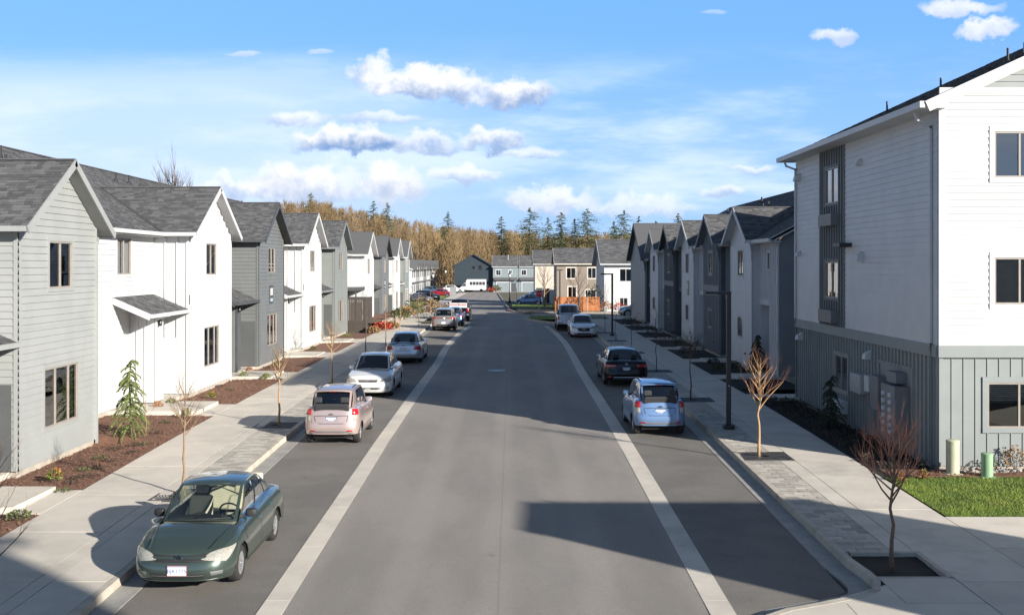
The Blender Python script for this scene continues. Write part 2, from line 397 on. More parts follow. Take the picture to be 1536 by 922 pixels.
def roofslab(parent, fr, poly, th, m, sx=1, name='roof'):
    mb = MB(sx); n = len(poly); top = [fr.p(u, v, 0) for u, v in poly]; bot = [fr.p(u, v, -th) for u, v in poly]
    mb.add(top + bot, [tuple(range(n)), tuple(range(n, 2 * n))[::-1]] + [(i, n + i, n + (i + 1) % n, (i + 1) % n) for i in range(n)])
    return mb.build(name, m, parent)
# ------------------------------------------------------------------ terrain profile
ZP = [(-400, -.8), (-60, -.5), (0, -.12), (16, .08), (23, .22), (31, .38), (40, .46), (55, .5), (80, .52), (95, .5), (113, .36), (133, 0), (170, -.36), (250, -.8), (330, -1.0), (6000, -1.0)]
def zr(y):
    for (a, p), (b, q) in zip(ZP, ZP[1:]):
        if y <= b: return p + (q - p) * (y - a) / (b - a)
    return ZP[-1][1]
def ystops(a, b, st=2.):
    ys = {a, b}
    for y, _ in ZP:
        if a < y < b: ys.add(y)
    y = a
    while y < b: ys.add(y); y += st
    ys = sorted(ys); out = [ys[0]]
    for y in ys[1:]:
        if y - out[-1] > 1e-3: out.append(y)
    return out
def sheet(mb, xl, xr, y0, y1, dz, st=2., nx=1):      # xl, xr: functions or numbers; dz number or function(t)
    ys = ystops(y0, y1, st); vs = []; fs = []
    for y in ys:
        a = xl(y) if callable(xl) else xl; b = xr(y) if callable(xr) else xr
        for i in range(nx + 1):
            t = i / nx; vs.append((a + (b - a) * t, y, zr(y) + (dz(t, y) if callable(dz) else dz)))
    for j in range(len(ys) - 1):
        for i in range(nx):
            k = j * (nx + 1) + i; fs.append((k, k + 1, k + nx + 2, k + nx + 1))
    mb.add(vs, fs)
def slab(mb, x0, x1, y0, y1, top, th=.1, tint=.5):
    q = []
    for d in (top - th, top):
        q += [(x0, y0, zr(y0) + d), (x1, y0, zr(y0) + d), (x1, y1, zr(y1) + d), (x0, y1, zr(y1) + d)]
    mb.hexa(q, tint)
def lerp_pts(pts):
    def f(y):
        if y <= pts[0][0]: return pts[0][1]
        for (a, p), (b, q) in zip(pts, pts[1:]):
            if y <= b: return p + (q - p) * (y - a) / (b - a)
        return pts[-1][1]
    return f
# ================================================================== SETTING
mb = MB(); xsn = [-1800, -300, -120, -60, -30, -15, -5, 5, 15, 30, 60, 120, 300, 1800]; ysn = ystops(-60, 170, 6) + [210, 250, 300, 330, 450, 700, 1200, 5000]
vs = [(x, y, zr(y) - .05 - (.0 if abs(x) < 20 else 0)) for y in ysn for x in xsn]; n = len(xsn)
mb.add(vs, [(j * n + i, j * n + i + 1, (j + 1) * n + i + 1, (j + 1) * n + i) for j in range(len(ysn) - 1) for i in range(n - 1)])
mb.build('ground', SOIL, kind='structure')
# --- asphalt
SL = lerp_pts([(0, -3.76), (55, -3.78), (62, -3.95), (68, -3.98), (78, -3.8), (90, -3.2)])
SR = lerp_pts([(0, 3.28), (50, 3.26), (60, 3.36), (68, 3.4), (78, 3.2), (88, 2.75)])
mb = MB(); sheet(mb, lambda y: SL(y) + .2, lambda y: SR(y) - .2, -40, 88, 0); 
sheet(mb, lerp_pts([(88, -6.1), (92, -6.2), (100, -7.2), (112, -9), (170, -9.5), (236, -11.5)]), lerp_pts([(88, 4.0), (92, 2.7), (99, 1.7), (104, 2.2), (106, 2.6), (113, .6), (154, -.8), (236, -3)]), 88, 236, 0)
sheet(mb, lambda y: 2.0 if y < 118 else 2, 90, 103.5, 112.3, .004)
sheet(mb, -120, 14, 236, 262, 0, 6)
mb.build('road', ASPH, kind='structure')
mb = MB(); sheet(mb, -6.16, lambda y: SL(y) - .2, -40, 88, -.002); sheet(mb, lambda y: SR(y) + .2, lerp_pts([(17.6, 5.51), (82, 5.51), (88, 4.0)]), 17.6, 88, -.002)
sheet(mb, lambda y: SR(y) + .2, lerp_pts([(-40, 3.6), (15.8, 3.6), (16.3, 3.95), (17, 4.9), (17.6, 5.52)]), -40, 17.6, -.002, .4)
mb.build('parking_lane', ASPD, kind='structure')
# --- concrete bands flush with the asphalt, cast in segments
for side, S in (('l', SL), ('r', SR)):
    root = empty('concrete_band', (0, 0, 0), kind='structure')
    y = 8.
    while y < 87:
        y1 = min(y + 3.05, 87.5); hw = .2
        m_ = MB(); q = []
        for d in (-.08, .006):
            q += [(S(y) - hw, y, zr(y) + d), (S(y) + hw, y, zr(y) + d), (S(y1) + hw, y1 - .012, zr(y1) + d), (S(y1) - hw, y1 - .012, zr(y1) + d)]
        m_.hexa(q, U(.2, .8)); m_.build('band_slab', CONC, root); y = y1
# --- curbs
def kerb(path, step=3.05, gut=.38):
    pts = [Vector((x, y)) for x, y in path]; res = [pts[0]]
    for a, b in zip(pts, pts[1:]):
        L = (b - a).length; k = max(1, round(L / step))
        for i in range(1, k + 1): res.append(a + (b - a) * i / k)
    nrm = []
    for i, p in enumerate(res):
        d = (res[min(i + 1, len(res) - 1)] - res[max(0, i - 1)]).normalized(); nrm.append(Vector((-d.y, d.x)))
    root = empty('curb', (0, 0, 0), kind='structure')
    for i in range(len(res) - 1):
        a, b = res[i], res[i + 1]; na, nb_ = nrm[i], nrm[i + 1]; g_ = .012 if (b - a).length > 1 else 0
        dd = (b - a).normalized() * g_
        def sec(o0, o1, z0, z1, m, nm, ch=0):
            q = []
            for z, k in ((z0, 0), (z1, ch)):
                for (P, N, o) in ((a, na, o0 + 0), (a, na, o1 + (k)), (b - dd, nb_, o1 + (k)), (b - dd, nb_, o0 + 0)):
                    x, y = P.x + N.x * o, P.y + N.y * o; q.append((x, y, zr(y) + z))
            m_ = MB(); m_.hexa(q, U(.2, .8))
            q2 = m_.build(nm, m, root); return q2
        # face lies at offset 0; curb outward (+), gutter towards the road (-)
        sec(.15, .0, -.2, .15, KERB, 'curb_stone', .022)
        sec(-.0, -gut, -.15, .007, GUTT, 'gutter_slab')
    return root
kerb([(-6.55, 6), (-6.55, 88)])
kerb([(5.9, 84), (5.9, 18.9), (5.98, 18.2), (5.98, 17.75), (5.83, 17.3), (5.5, 17.02), (4.9, 16.72), (4.2, 16.4), (3.7, 16.0), (3.62, 15.2), (3.62, 6)])
kerb([(34, 103.2), (6, 103.2), (3.2, 102.4), (1.7, 100.6), (1.2, 98), (1.9, 94.5), (3.2, 91), (4.6, 88), (5.6, 85.6), (5.9, 84)], 4)
kerb([(-8.8, 112), (-9.2, 140), (-9.6, 170), (-11.5, 230)], 14)
kerb([(-3.2, 234), (-1.0, 154), (-.5, 124), (.3, 116.5), (2.4, 113.6), (40, 113.2)], 10)
# --- trees' squares
RT = [28.1, 38.8, 48.9, 58.9, 68., 76.]; LT = [23.8, 33., 43.5, 54.4, 64.5, 75.]
TX = {'r': 6.62, 'l': -7.3}
def sidewalk(side, cols, y0, y1, pit, extra=()):
    root = empty('sidewalk', (0, 0, 0), kind='structure')
    bm = MB(); x0 = min(c[0] for c in cols); x1 = max(c[1] for c in cols); sheet(bm, x0, x1, y0, y1, .141); bm.build('joint_bed', MULCD, root)
    for ci, (a, b, st) in enumerate(cols):
        y = y0; pitcol = pit and a < pit[0] < b or (pit and b > pit[0] - .3 and a < pit[0] + .3)
        while y < y1 - .2:
            ye = min(y + st, y1); segs = [(y, ye)]
            if pit:
                for t in pit[1]:
                    if b > pit[0] - .62 and a < pit[0] + .62:
                        nw = []
                        for (p, q) in segs:
                            if q <= t - .62 or p >= t + .62: nw.append((p, q)); continue
                            if p < t - .62: nw.append((p, t - .62))
                            if q > t + .62: nw.append((t + .62, q))
                        segs = nw
            for p, q in segs:
                if q - p > .06:
                    m_ = MB(); slab(m_, a + .008, b - .008, p + .01, q - .01, .15 + U(-.002, .002), .1, U(.15, .85)); m_.build('concrete_slab', CONC, root)
            y = ye
    return root
def pavers(x0, x1, y0, y1, pieces, nm='paver'):
    root = empty('paver_strip', (0, 0, 0), kind='structure'); m_ = MB(); y = y0; k = 0
    sb = MB(); sheet(sb, x0, x1, y0, y1, .137); sb.build('joint_bed', MULCD, root)
    while y < y1 - .05:
        h = .2; xs = [x0, x0 + (x1 - x0) * (.5 if k % 2 else .28), x1] if k % 2 else [x0, x0 + (x1 - x0) * .3, x0 + (x1 - x0) * .78, x1]
        for a, b in zip(xs, xs[1:]):
            if pieces: m_ = MB()
            slab(m_, a + .006, b - .006, y + .005, min(y + h, y1) - .005, .148 + U(-.003, .003), .06, U(0, 1))
            if pieces: m_.build('paver', PAVE, root)
        y += h; k += 1
    if not pieces: m_.build('pavers', PAVE, root, kind='stuff')
PAVE = mat('paver_concrete', (.46, .42, .36), (.37, .34, .295), .85, 5, .3, 80, tint=.22)
sidewalk('l', [(-9.75, -7.92, 3.05), (-7.92, -7.62, 3.05)], 8.5, 88, None)
sidewalk('l', [(-7.62, -6.7, 3.05)], 8.5, 23.1, None)
for i, (a, b) in enumerate(zip(LT, LT[1:] + [88])):
    pavers(-7.62, -6.7, a + .62, b - .62, i < 1)
sidewalk('r', [(6.9, 7.3, 3.05), (7.3, 8.85, 3.05)], 19.4, 96, (6.62, RT))
sidewalk('r', [(7.4, 8.85, 1.75)], 15.9, 19.4, None)
pavers(6.05, 6.9, 19.4, 27.45, True)
for a, b in zip(RT, RT[1:] + [84]): pavers(6.05, 6.9, a + .62, b - .62, False)
# corner slabs and the walk that leaves to the right
root = empty('corner_pavement', (0, 0, 0), kind='structure')
for (a, b, c, d) in [(6.13, 7.4, 16.6, 17.85), (5.2, 7.4, 15.9, 16.6), (3.77, 5.2, 13.6, 15.9), (5.2, 7.4, 13.6, 15.9), (7.4, 9.6, 13.6, 15.9), (3.77, 6, 10.5, 13.6), (6, 9.6, 10.5, 13.6), (9.6, 12, 13, 15.9),
                     (8.85, 11.2, 19.6, 21.85), (11.2, 13.6, 19.6, 21.85), (13.6, 16, 19.6, 21.85), (8.85, 11.2, 17.4, 19.6), (11.2, 13.6, 17.4, 19.6), (8.85, 11.2, 15.9, 17.4), (11.2, 13.6, 15.9, 17.4)]:
    m_ = MB(); slab(m_, a + .01, b - .01, c + .01, d - .01, .149, .1, U(.2, .8)); m_.build('concrete_slab', CONC, root)
m_ = MB()
for q in ([(4.35, 16.42), (5.2, 15.9), (5.2, 16.86), (4.95, 16.74)], [(3.77, 15.9), (5.2, 15.9), (4.35, 16.46), (3.83, 16.1)], [(5.2, 16.6), (6.13, 16.6), (6.13, 17.5), (5.2, 16.87)]):
    m_.prism([(x, y, zr(y) + .146) for x, y in q], (0, 0, -.1))
m_.build('corner_slab', CONC, root)
m_ = MB(); sheet(m_, 3.8, 16, 8, 16.2, .138); sheet(m_, 6.1, 7.4, 16.2, 17.85, .138); sheet(m_, 8.85, 16, 15.9, 21.9, .138); m_.build('joint_bed', MULCD, root)
# soil pit of the nearest tree, with a concrete rim
m_ = MB()
sheet(m_, 6.13, 7.4, 17.85, 19.4, lambda t, y: .07, .3, 6)
for p in range(len(m_.v)): x, y, z = m_.v[p]; m_.v[p] = (x, y, z + .03 * noise.noise(Vector((x * 4, y * 4, 0))))
m_.build('planting_pit_soil', MULCD, kind='structure')
m_ = MB(); slab(m_, 6.13, 7.4, 19.32, 19.4, .152, .15); slab(m_, 7.32, 7.4, 17.85, 19.32, .152, .15); slab(m_, 6.13, 7.4, 17.85, 17.92, .152, .15); m_.build('pit_edging', KERB, kind='structure')
# mulch beds with clods
def bed(name, m, rects, hz, label=None, clod=14):
    mb = MB(); cl = MB()
    for (x0, x1, y0, y1) in rects:
        nx = max(3, int((x1 - x0) / .22)); ny = max(2, int((y1 - y0) / .22)) if y0 < 60 else max(2, int((y1 - y0) / .8)); vs = []
        for j in range(ny + 1):
            y = y0 + (y1 - y0) * j / ny
            for i in range(nx + 1):
                x = x0 + (x1 - x0) * i / nx
                vs.append((x, y, hz(x, y) + (.035 * noise.noise(Vector((x * 2.1, y * 2.1, 3))) + .02 * noise.noise(Vector((x * 7, y * 7, 0))) if 0 < i < nx and 0 < j < ny else -.01)))
        mb.add(vs, [(j * (nx + 1) + i, j * (nx + 1) + i + 1, (j + 1) * (nx + 1) + i + 1, (j + 1) * (nx + 1) + i) for j in range(ny) for i in range(nx)])
        if y0 < 55:
            for _ in range(int((x1 - x0) * (y1 - y0) * (90 if y0 < 40 else 40))):
                x, y = U(x0, x1), U(y0, y1); z = hz(x, y) + .015; a = U(0, 3.14); s = U(.015, .045); c_, s_ = math.cos(a) * s, math.sin(a) * s
                cl.add([(x - c_, y - s_, z), (x + s_ * .5, y - c_ * .5, z + .012), (x + c_, y + s_, z + U(0, .02)), (x - s_ * .5, y + c_ * .5, z + .02)], [(0, 1, 2, 3)], U(0, 1))
    o = mb.build(name, m, kind='structure', smooth=True)
    if cl.v: cl.build('bark_chips', m, o, kind='stuff')
# left: paths start 4.2 m before each gable's near corner
GL = [(25.7, 4.8, .53), (39.3, 5.7, .75), (50.1, 5.3, .75), (60.8, 5.3, .75), (71.4, 5.3, .75), (85.6, 5.6, .4), (97, 5.3, .4), (107.4, 5.2, .4), (117.7, 5.2, .4)]
GRt = [(48.8, 4.75, .75), (56.6, 4.6, .75), (64.4, 4.6, .75), (72.4, 4.5, .75), (80.1, 4.6, .75), (88, 10.5, .78)]
def hzl(x, y):
    t = min(1, max(0, (-9.75 - x) / 2.2)); b = next((bz for (g0, w, bz) in GL if y < g0 + w + .05), .4)
    return (zr(y) + .14) * (1 - t) + (b - .17) * t
def hzr(x, y):
    t = min(1, max(0, (x - 8.85) / 2.2)); b = .5 if y < 42 else .75
    return (zr(y) + .14) * (1 - t) + (b - .15) * t
rects = []; y = 12.
pth = []
for g0, w, b in GL[:8]:
    a, c = (g0 - 4.3, g0 - 1.7)
    if g0 < 27: a, c = 22.1, 24.2
    pth.append((a, c, b, g0)); rects.append((-13.3, -9.76, y, a)); y = c
rects.append((-13.3, -9.76, y, 92))
rects = [r for r in rects if r[3] - r[2] > .3 and r[2] < 91]; rects = [(a, b, c, min(d, 92)) for a, b, c, d in rects if min(d, 92) > c]
bed('mulch_bed', MULCH, rects, hzl)
rr = []; y = 42.
pr = []
for g0, w, b in GRt[:6]:
    a, c = g0 - 3.1, g0 - 1.5; pr.append((a, c, b, g0)); rr.append((8.86, 11.6, y, a)); y = c
rr.append((8.86, 11.2, y, 96))
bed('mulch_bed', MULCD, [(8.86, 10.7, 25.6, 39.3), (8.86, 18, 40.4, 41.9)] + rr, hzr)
bed('mulch_bed', MULCH, [(9.1, 16, 25.55, 26.45)], lambda x, y: zr(y) + .16)
def path(x0, x1, xs, y0, y1, base):
    root = empty('front_path', (0, 0, 0), kind='structure')
    m_ = MB(); slab(m_, min(x0, xs), max(x0, xs), y0, y1, .152, .15, U(.3, .7)); m_.build('concrete_slab', CONC, root)
    m_ = MB(); m_.box(min(xs, x1), max(xs, x1), y0, y1, base - .6, base - .05, U(.3, .7)); m_.build('step_slab', CONC, root)
for a, c, b, g0 in pth: path(-9.76, -13.25, -10.35, a, c, b)
for a, c, b, g0 in pr: path(8.86, 11.5, 9.7, a, c, b)
m_ = MB(); slab(m_, 8.86, 20, 39.35, 40.4, .15, .12); m_.build('side_path', CONC, kind='structure')
# lawns
def lawn(name, x0, x1, y0, y1, n, h=.07):
    mb = MB(); sheet(mb, x0, x1, y0, y1, .135, .5, 8); o = mb.build(name, GRASS, kind='structure')
    b = MB()
    for _ in range(n):
        x, y = U(x0, x1), U(y0, y1); a = U(0, 6.28); w = .006; z = zr(y) + .13; hh = h * U(.5, 1.2); l = U(-.03, .03)
        b.add([(x - w * math.cos(a), y - w * math.sin(a), z), (x + w * math.cos(a), y + w * math.sin(a), z), (x + l, y + U(-.03, .03), z + hh)], [(0, 1, 2)], U(0, 1))
    b.build('grass_blades', GRASS, o, kind='stuff')
lawn('lawn', 8.92, 16, 21.9, 25.5, 60000, .06)
lawn('corner_lawn', 1.7, 7.6, 95.2, 102.4, 6000, .1)
lawn('verge_lawn', -26, -12, 118, 205, 12000, .14)
lawn('far_lawn', .0, 5.6, 133, 147, 5000, .12)
m_ = MB(); sheet(m_, -11.6, -9.6, 112, 230, .12, 8); sheet(m_, 1.2, 60, 113.4, 115.2, .12); sheet(m_, 8.9, 45, 96.5, 103, .11); sheet(m_, -9.7, -7.6, 88, 112, .13)
m_.build('far_sidewalk', CONC, kind='structure')
m_ = MB(); sheet(m_, .6, 4.7, 115.3, 132, .13); m_.build('far_mulch_bed', MULCD, kind='structure')
# painted curb at the far corner
m_ = MB()
for (a, b) in (((-.8, 142), (-.5, 128)), ((-.5, 128), (-.15, 120))):
    m_.beam((a[0], a[1], zr(a[1]) + .145), (b[0], b[1], zr(b[1]) + .145), (0, 0, 1), .2, .03)
m_.build('red_curb_paint', mat('red_curb_paint', (.35, .08, .07), (.28, .10, .09), .8, 2), kind='structure')
m_ = MB(); slab(m_, -7.6, -6.72, 66.5, 68.2, .158, .02); slab(m_, 1.3, 2.4, 113.5, 114.5, .14, .02); m_.build('tactile_paving', mat('tactile_yellow', (.55, .36, .06), (.45, .30, .06), .8, 8), kind='structure')
# manhole
m_ = MB(); m_.lathe([(0.001, .0), (.36, .0), (.38, .004), (.42, .004), (.43, 0)], 28, cap=False)
mh = m_.build('manhole_cover', STEEL, None, (-.72, 50.6, zr(50.6) + .004)); tag(mh, 'round steel manhole cover set in the middle of the shaded road', 'manhole cover')
# ================================================================== HOUSES
VALLEY = mat('valley_flashing', (.05, .05, .053), None, .8)
def gutter(mb, A, B, out, w=.12, h=.13):
    A = Vector(A); B = Vector(B); out = Vector(out)
    mb.beam(A + out * w / 2 - Vector((0, 0, h / 2 - .01)), B + out * w / 2 - Vector((0, 0, h / 2 - .01)), (0, 0, 1), w, h)
def spout(parent, pts, m, sx, name='downspout'):
    mb = MB(sx)
    for a, b in zip(pts, pts[1:]):
        a = Vector(a); b = Vector(b); d = (b - a); up = (0, 0, 1) if abs(d.z) < .9 * d.length else (1, 0, 0)
        e = d.normalized() * .03; mb.beam(a - e, b + e, up, .075, .06)
    mb.build(name, m, parent)
def gable_roof(h, sx, y0, y1, E, Rz, xf, xe, slope, trim, near=True, detail=True, gut=True):
    """cross-gable: ridge perpendicular to the street, eaves at y0,y1; runs back into main roof whose eave is at xe with given slope"""
    yc = (y0 + y1) / 2; d = (Rz - E) / slope
    for (ya, sgn) in ((y0, 1), (y1, -1)):
        ev = Vector((0, (yc - ya), Rz - E)); L = ev.length
        # u measured from the front edge (street) backwards: choose eu so that normal is up
        if sgn > 0: fr = Fr((xf, ya, E), (1, 0, 0), ev)
        else: fr = Fr((xf, ya, E), (-1, 0, 0), ev)
        dp = (xf - xe)
        poly = [(0, 0), (0, L), (-(dp + d), L), (-dp, 0)] if sgn > 0 else [(0, 0), (dp, 0), (dp + d, L), (0, L)]
        roofslab(h, fr, poly, .11, trim, sx)
        fr2 = Fr(fr.O + fr.n * .004, fr.eu, fr.ev)
        if detail: shingles(h, fr2, poly, sx)
        else: roofslab(h, Fr(fr.O + fr.n * .03, fr.eu, fr.ev), poly, .028, SHING, sx, 'shingle_sheet')
        mb = MB(sx)                                             # rake board
        A = Vector((xf + .012, ya, E)); B = Vector((xf + .012, yc, Rz)); up = fr.n
        mb.beam(A - up * .075 - (B - A).normalized() * .05, B - up * .075, up, .035, .19); mb.build('rake_board', trim, h)
    for ya in (y0, y1):
        m_ = MB(sx); m_.beam((xe + .02, ya, E + .035), (xe - d, yc, Rz + .03), (0, 0, 1), .16, .03); m_.build('valley_strip', VALLEY, h)
    m_ = MB(sx); m_.beam((xf, yc, Rz + .02), (xe - d, yc, Rz + .02), (0, 0, 1), .2, .035); m_.build('ridge_cap', SHING, h)
    if gut:
        mb = MB(sx); gutter(mb, (xe - .2, y0, E), (xf - .02, y0, E), (0, -1, 0)); mb.build('gutter', trim, h); mb = MB(sx); gutter(mb, (xe - .2, y1, E), (xf - .02, y1, E), (0, 1, 0)); mb.build('gutter', trim, h)
def townhouse(label, side, Xf, g0, G, base, style, Bn=5.0, rd=1.3, E=5.92, Rz=7.8, wallm=WHITE, recm=None, trim=WHITE, porch=True, plaque=None, first=False, last=False, near=False, band=False, depth=13.,
              ridge_x=-6.8, win=True, ins=('dark', 'slat'), group='townhouses'):
    sx = 1 if side == 'l' else -1; recm = recm or wallm
    h = empty('townhouse', (Xf, g0, base), label=label, cat='townhouse', group=group)
    detail = g0 < 75; cmt = trim
    slope = .53; xe = -rd + .42
    # foundation
    m_ = MB(sx); m_.box(-depth, -.04, .04, G - .04, -.9, -.0); m_.box(-depth, -rd - .04, -Bn, .04, -.9, -.0); m_.build('foundation', FOUND, h)
    # gable front wall
    fw = Fr((0, 0, 0), (0, 1, 0), (0, 0, 1)); c = G / 2; tp = Rz - .12
    k = (Rz - E) / (c + .38); Ew = E + .38 * k - .1
    outl = [(0, 0), (G, 0), (G, Ew), (c, Ew + c * k), (0, Ew)]
    if side == 'l':
        w1 = (c - 1.0, c + 1.1, .8, 2.32); w2 = (c - .72, c + .72, 4.36, 5.58) if style != 'narrow' else (c - .45, c + .45, 4.3, 5.6)
    else:
        w1 = (c - .3, c + .75, 1.3, 2.25); w2 = (c - .45, c + .7, 4.22, 5.45)
    if G > 8: w1 = w2 = None
    holes = [w for w in (w1, w2) if w]
    cover = {'lap': lap, 'bnb': bnb}[style if style in ('lap', 'bnb') else 'lap']
    if cover is bnb and band:
        lo = [(0, 0), (G, 0), (G, 3.3), (0, 3.3)]; hi = [(0, 3.62), (G, 3.62), (G, Ew), (c + (c) * .0 + (G - c) * max(0, 1 - (6.95 - Ew) / (c * k)), 6.95), (c - c * max(0, 1 - (6.95 - Ew) / (c * k)), 6.95), (0, Ew)]
        top = [(hi[4][0], 6.95), (hi[3][0], 6.95), (c, Ew + c * k)]
        bnb(h, fw, lo, [w1], wallm, sx); bnb(h, fw, hi, [w2], wallm, sx); lap(h, fw, top, [], wallm, sx)
        m_ = MB(sx); fbox(m_, fw, 0, G, 3.28, 3.64, -.02, .03); m_.build('band_board', wallm, h)
        m_ = MB(sx); fbox(m_, fw, hi[4][0] - .1, hi[3][0] + .1, 6.9, 7.02, -.02, .03); m_.build('gable_board', wallm, h)
    elif cover is lap:
        lap(h, fw, outl, holes, wallm, sx, pieces=near)
        m_ = MB(sx); fbox(m_, fw, .1, G - .1, 3.38, 3.41, -.01, .022); m_.build('joint_trim', wallm, h)
    else: bnb(h, fw, outl, holes, wallm, sx)
    m_ = MB(sx); fbox(m_, fw, 0, .11, 0, Ew, -.02, .035); m_.build('corner_board', cmt if style != 'lap' else wallm, h)
    m_ = MB(sx); fbox(m_, fw, G - .11, G, 0, Ew, -.02, .035); m_.build('corner_board', cmt if style != 'lap' else wallm, h)
    if win and w1:
        window(h, fw, *w1, wallm if trim is DTRIM else trim, sx, (.33, .72) if side == 'l' else (.5,), inside=ins[1]); window(h, fw, *w2, wallm if trim is DTRIM else trim, sx, (.5,), inside=ins[0])
    # return wall facing the camera (near side of the gable block)
    if rd > .05:
        fp = Fr((-rd, 0, 0), (1, 0, 0), (0, 0, 1)); cv = cover
        (bnb if style == 'bnb' and side == 'l' else lap)(h, fp, [(0, 0), (rd, 0), (rd, E), (0, E)], [], recm if side == 'r' and recm is not wallm else wallm, sx, **({'pieces': near or g0 < 45, 'pitch': rd / 3 + .002} if style == 'bnb' and side == 'l' else {'pieces': near}))
        m_ = MB(sx); fbox(m_, fp, rd - .1, rd - .0, 0, E, -.02, .034); m_.build('corner_board', wallm, h)
        fq = Fr((0, G, 0), (-1, 0, 0), (0, 0, 1)); m_ = MB(sx); m_.add([fq.p(0, 0), fq.p(rd, 0), fq.p(rd, E), fq.p(0, E)], [(0, 1, 2, 3)]); m_.build('side_wall', wallm, h)
    # recess wall
    fr_ = Fr((-rd, -Bn, 0), (0, 1, 0), (0, 0, 1)); rw = []
    if side == 'l':
        rw = [(Bn - 3.7, Bn - 2.4, 4.42, 5.66)]
        lap(h, fr_, [(0, 0), (Bn, 0), (Bn, E), (0, E)], rw, recm, sx, pieces=near)
        if win: window(h, fr_, *rw[0], WHITE if recm is WHITE else recm, sx, (.5,), inside='pale')
    else:
        rw = [(Bn - 1.9, Bn - 1.5, 4.55, 5.3), (Bn - 1.75, Bn - .06, -.0, 2.95)]
        bnb(h, fr_, [(0, 0), (Bn, 0), (Bn, E), (0, E)], rw, wallm, sx, .3)
        if win: window(h, fr_, *rw[0], trim if trim is not DTRIM else wallm, sx, (), cw=.07)
        # open porch behind the opening: near jamb, ceiling, inner wall facing the camera with door
        m_ = MB(sx); a, b = Bn - 1.75, Bn - .06
        m_.add([fr_.p(a, 0, -1.5), fr_.p(b, 0, -1.5), fr_.p(b, 2.95, -1.5), fr_.p(a, 2.95, -1.5), fr_.p(a, 0, 0), fr_.p(b, 0, 0), fr_.p(b, 2.95, 0), fr_.p(a, 2.95, 0)],
               [(0, 1, 2, 3), (5, 6, 2, 1), (4, 0, 3, 7), (7, 3, 2, 6), (4, 5, 1, 0)]); m_.build('porch_recess', recm if recm is not wallm else WHITE if wallm is WHITE else DGREY, h)
        m_ = MB(sx); fbox(m_, fr_, a - .1, b + .1, 2.95, 3.2, -.02, .04); m_.build('porch_header', wallm, h)
        m_ = MB(sx); m_.box(-rd - 1.49, -rd - 1.44, -2.3, -1.35, 0, 2.1); dr = m_.build('door', DTRIM if wallm is not WHITE else MGREY, h)
        m_ = MB(sx); m_.box(-rd - 1.45, -rd - 1.38, -2.22, -2.16, .95, 1.05); m_.build('handle', STEEL, dr)
    # roofs
    gable_roof(h, sx, -.38, G + .38, E, Rz, .4, xe, slope, trim, detail=detail)
    zr_ = E + slope * (xe - ridge_x); L = math.hypot(xe - ridge_x, zr_ - E); yA, yB = (-Bn, G); yA -= (.35 if first else 0); yB += (.35 if last else 0)
    fm = Fr((xe, yA, E), (0, 1, 0), (ridge_x - xe, 0, zr_ - E))
    wv = yB - yA; poly = [(0, 0), (wv, 0), (wv, L), (0, L)]
    cut = -yA - .38                                            # the part under the cross gable carries no gutter
    # front slope pieces left and right of the cross gable plus the part above it
    dL = (Rz - E) / slope; fl = dL / (xe - ridge_x) * L; gc = -yA + G / 2
    polys = [[(0, 0), (cut, 0), (gc, fl), (gc, L), (0, L)], [(gc, fl), (wv, max(0, fl * (1 - (wv - gc) / (G / 2 + .38)))), (wv, L), (gc, L)]]
    for pl in polys:
        roofslab(h, fm, pl, .1, trim, sx, 'roof')
        f2 = Fr(fm.O + fm.n * .004, fm.eu, fm.ev)
        if detail: shingles(h, f2, pl, sx)
        else: roofslab(h, Fr(fm.O + fm.n * .03, fm.eu, fm.ev), pl, .028, SHING, sx, 'shingle_sheet')
    m_ = MB(sx); bz = E - .1; m_.add([(ridge_x, yA, zr_), (ridge_x, yB, zr_), (-depth - .3, yB, zr_ - slope * (depth + .3 + ridge_x)), (-depth - .3, yA, zr_ - slope * (depth + .3 + ridge_x))], [(0, 1, 2, 3), (3, 2, 1, 0)]); m_.build('rear_roof', SHING, h)
    m_ = MB(sx); m_.beam((ridge_x, yA, zr_ + .015), (ridge_x, yB, zr_ + .015), (0, 0, 1), .22, .04); m_.build('ridge_cap', SHING, h)
    m_ = MB(sx); gutter(m_, (xe, yA, E), (xe, -.3, E), (1, 0, 0)); m_.build('gutter', trim, h)
    m_ = MB(sx); m_.box(-rd, xe + .02, yA, -.02, E - .16, E - .1); m_.build('soffit', trim, h)
    for _ in range(3):
        px, py = U(-5.8, -3.6), U(-Bn + .8, -.9); z = E + slope * (xe - px); m_ = MB(sx)
        m_.lathe([(.045, z - .1), (.045, z + .42)], 8, (px, py, 0)); m_.lathe([(.12, z - .06), (.06, z + .12)], 8, (px, py, 0)); m_.build('vent_pipe', BLK, h)
    m_ = MB(sx); px, py = -3.2, -Bn * .45; z = E + slope * (xe - px); m_.hexa([(px - .18, py - .16, z + .08), (px + .2, py - .16, z - .12), (px + .2, py + .16, z - .12), (px - .18, py + .16, z + .08), (px - .1, py - .1, z + .22), (px + .2, py - .12, z + .12), (px + .2, py + .12, z + .12), (px - .1, py + .1, z + .22)]); m_.build('roof_vent', BLK, h)
    # end walls
    for (cond, ye, nn) in ((first, -Bn, -1), (last, G, 1)):
        if not cond: continue
        fe = Fr((-depth, ye, 0), (1, 0, 0), (0, 0, 1)) if nn < 0 else Fr((-rd if nn < 0 else 0, ye, 0), (-1, 0, 0), (0, 0, 1))
        if nn < 0: pl = [(0, 0), (depth - rd, 0), (depth - rd, E), (depth + ridge_x, zr_ - .12), (0, E)]
        else: pl = [(0, 0), (depth, 0), (depth, E), (-ridge_x, zr_ - .12), (-xe, E), (0, E)]
        lap(h, fe, pl, [], BGREY if side == 'r' and nn < 0 else wallm, sx, pieces=(side == 'r' and nn < 0 and g0 < 50))
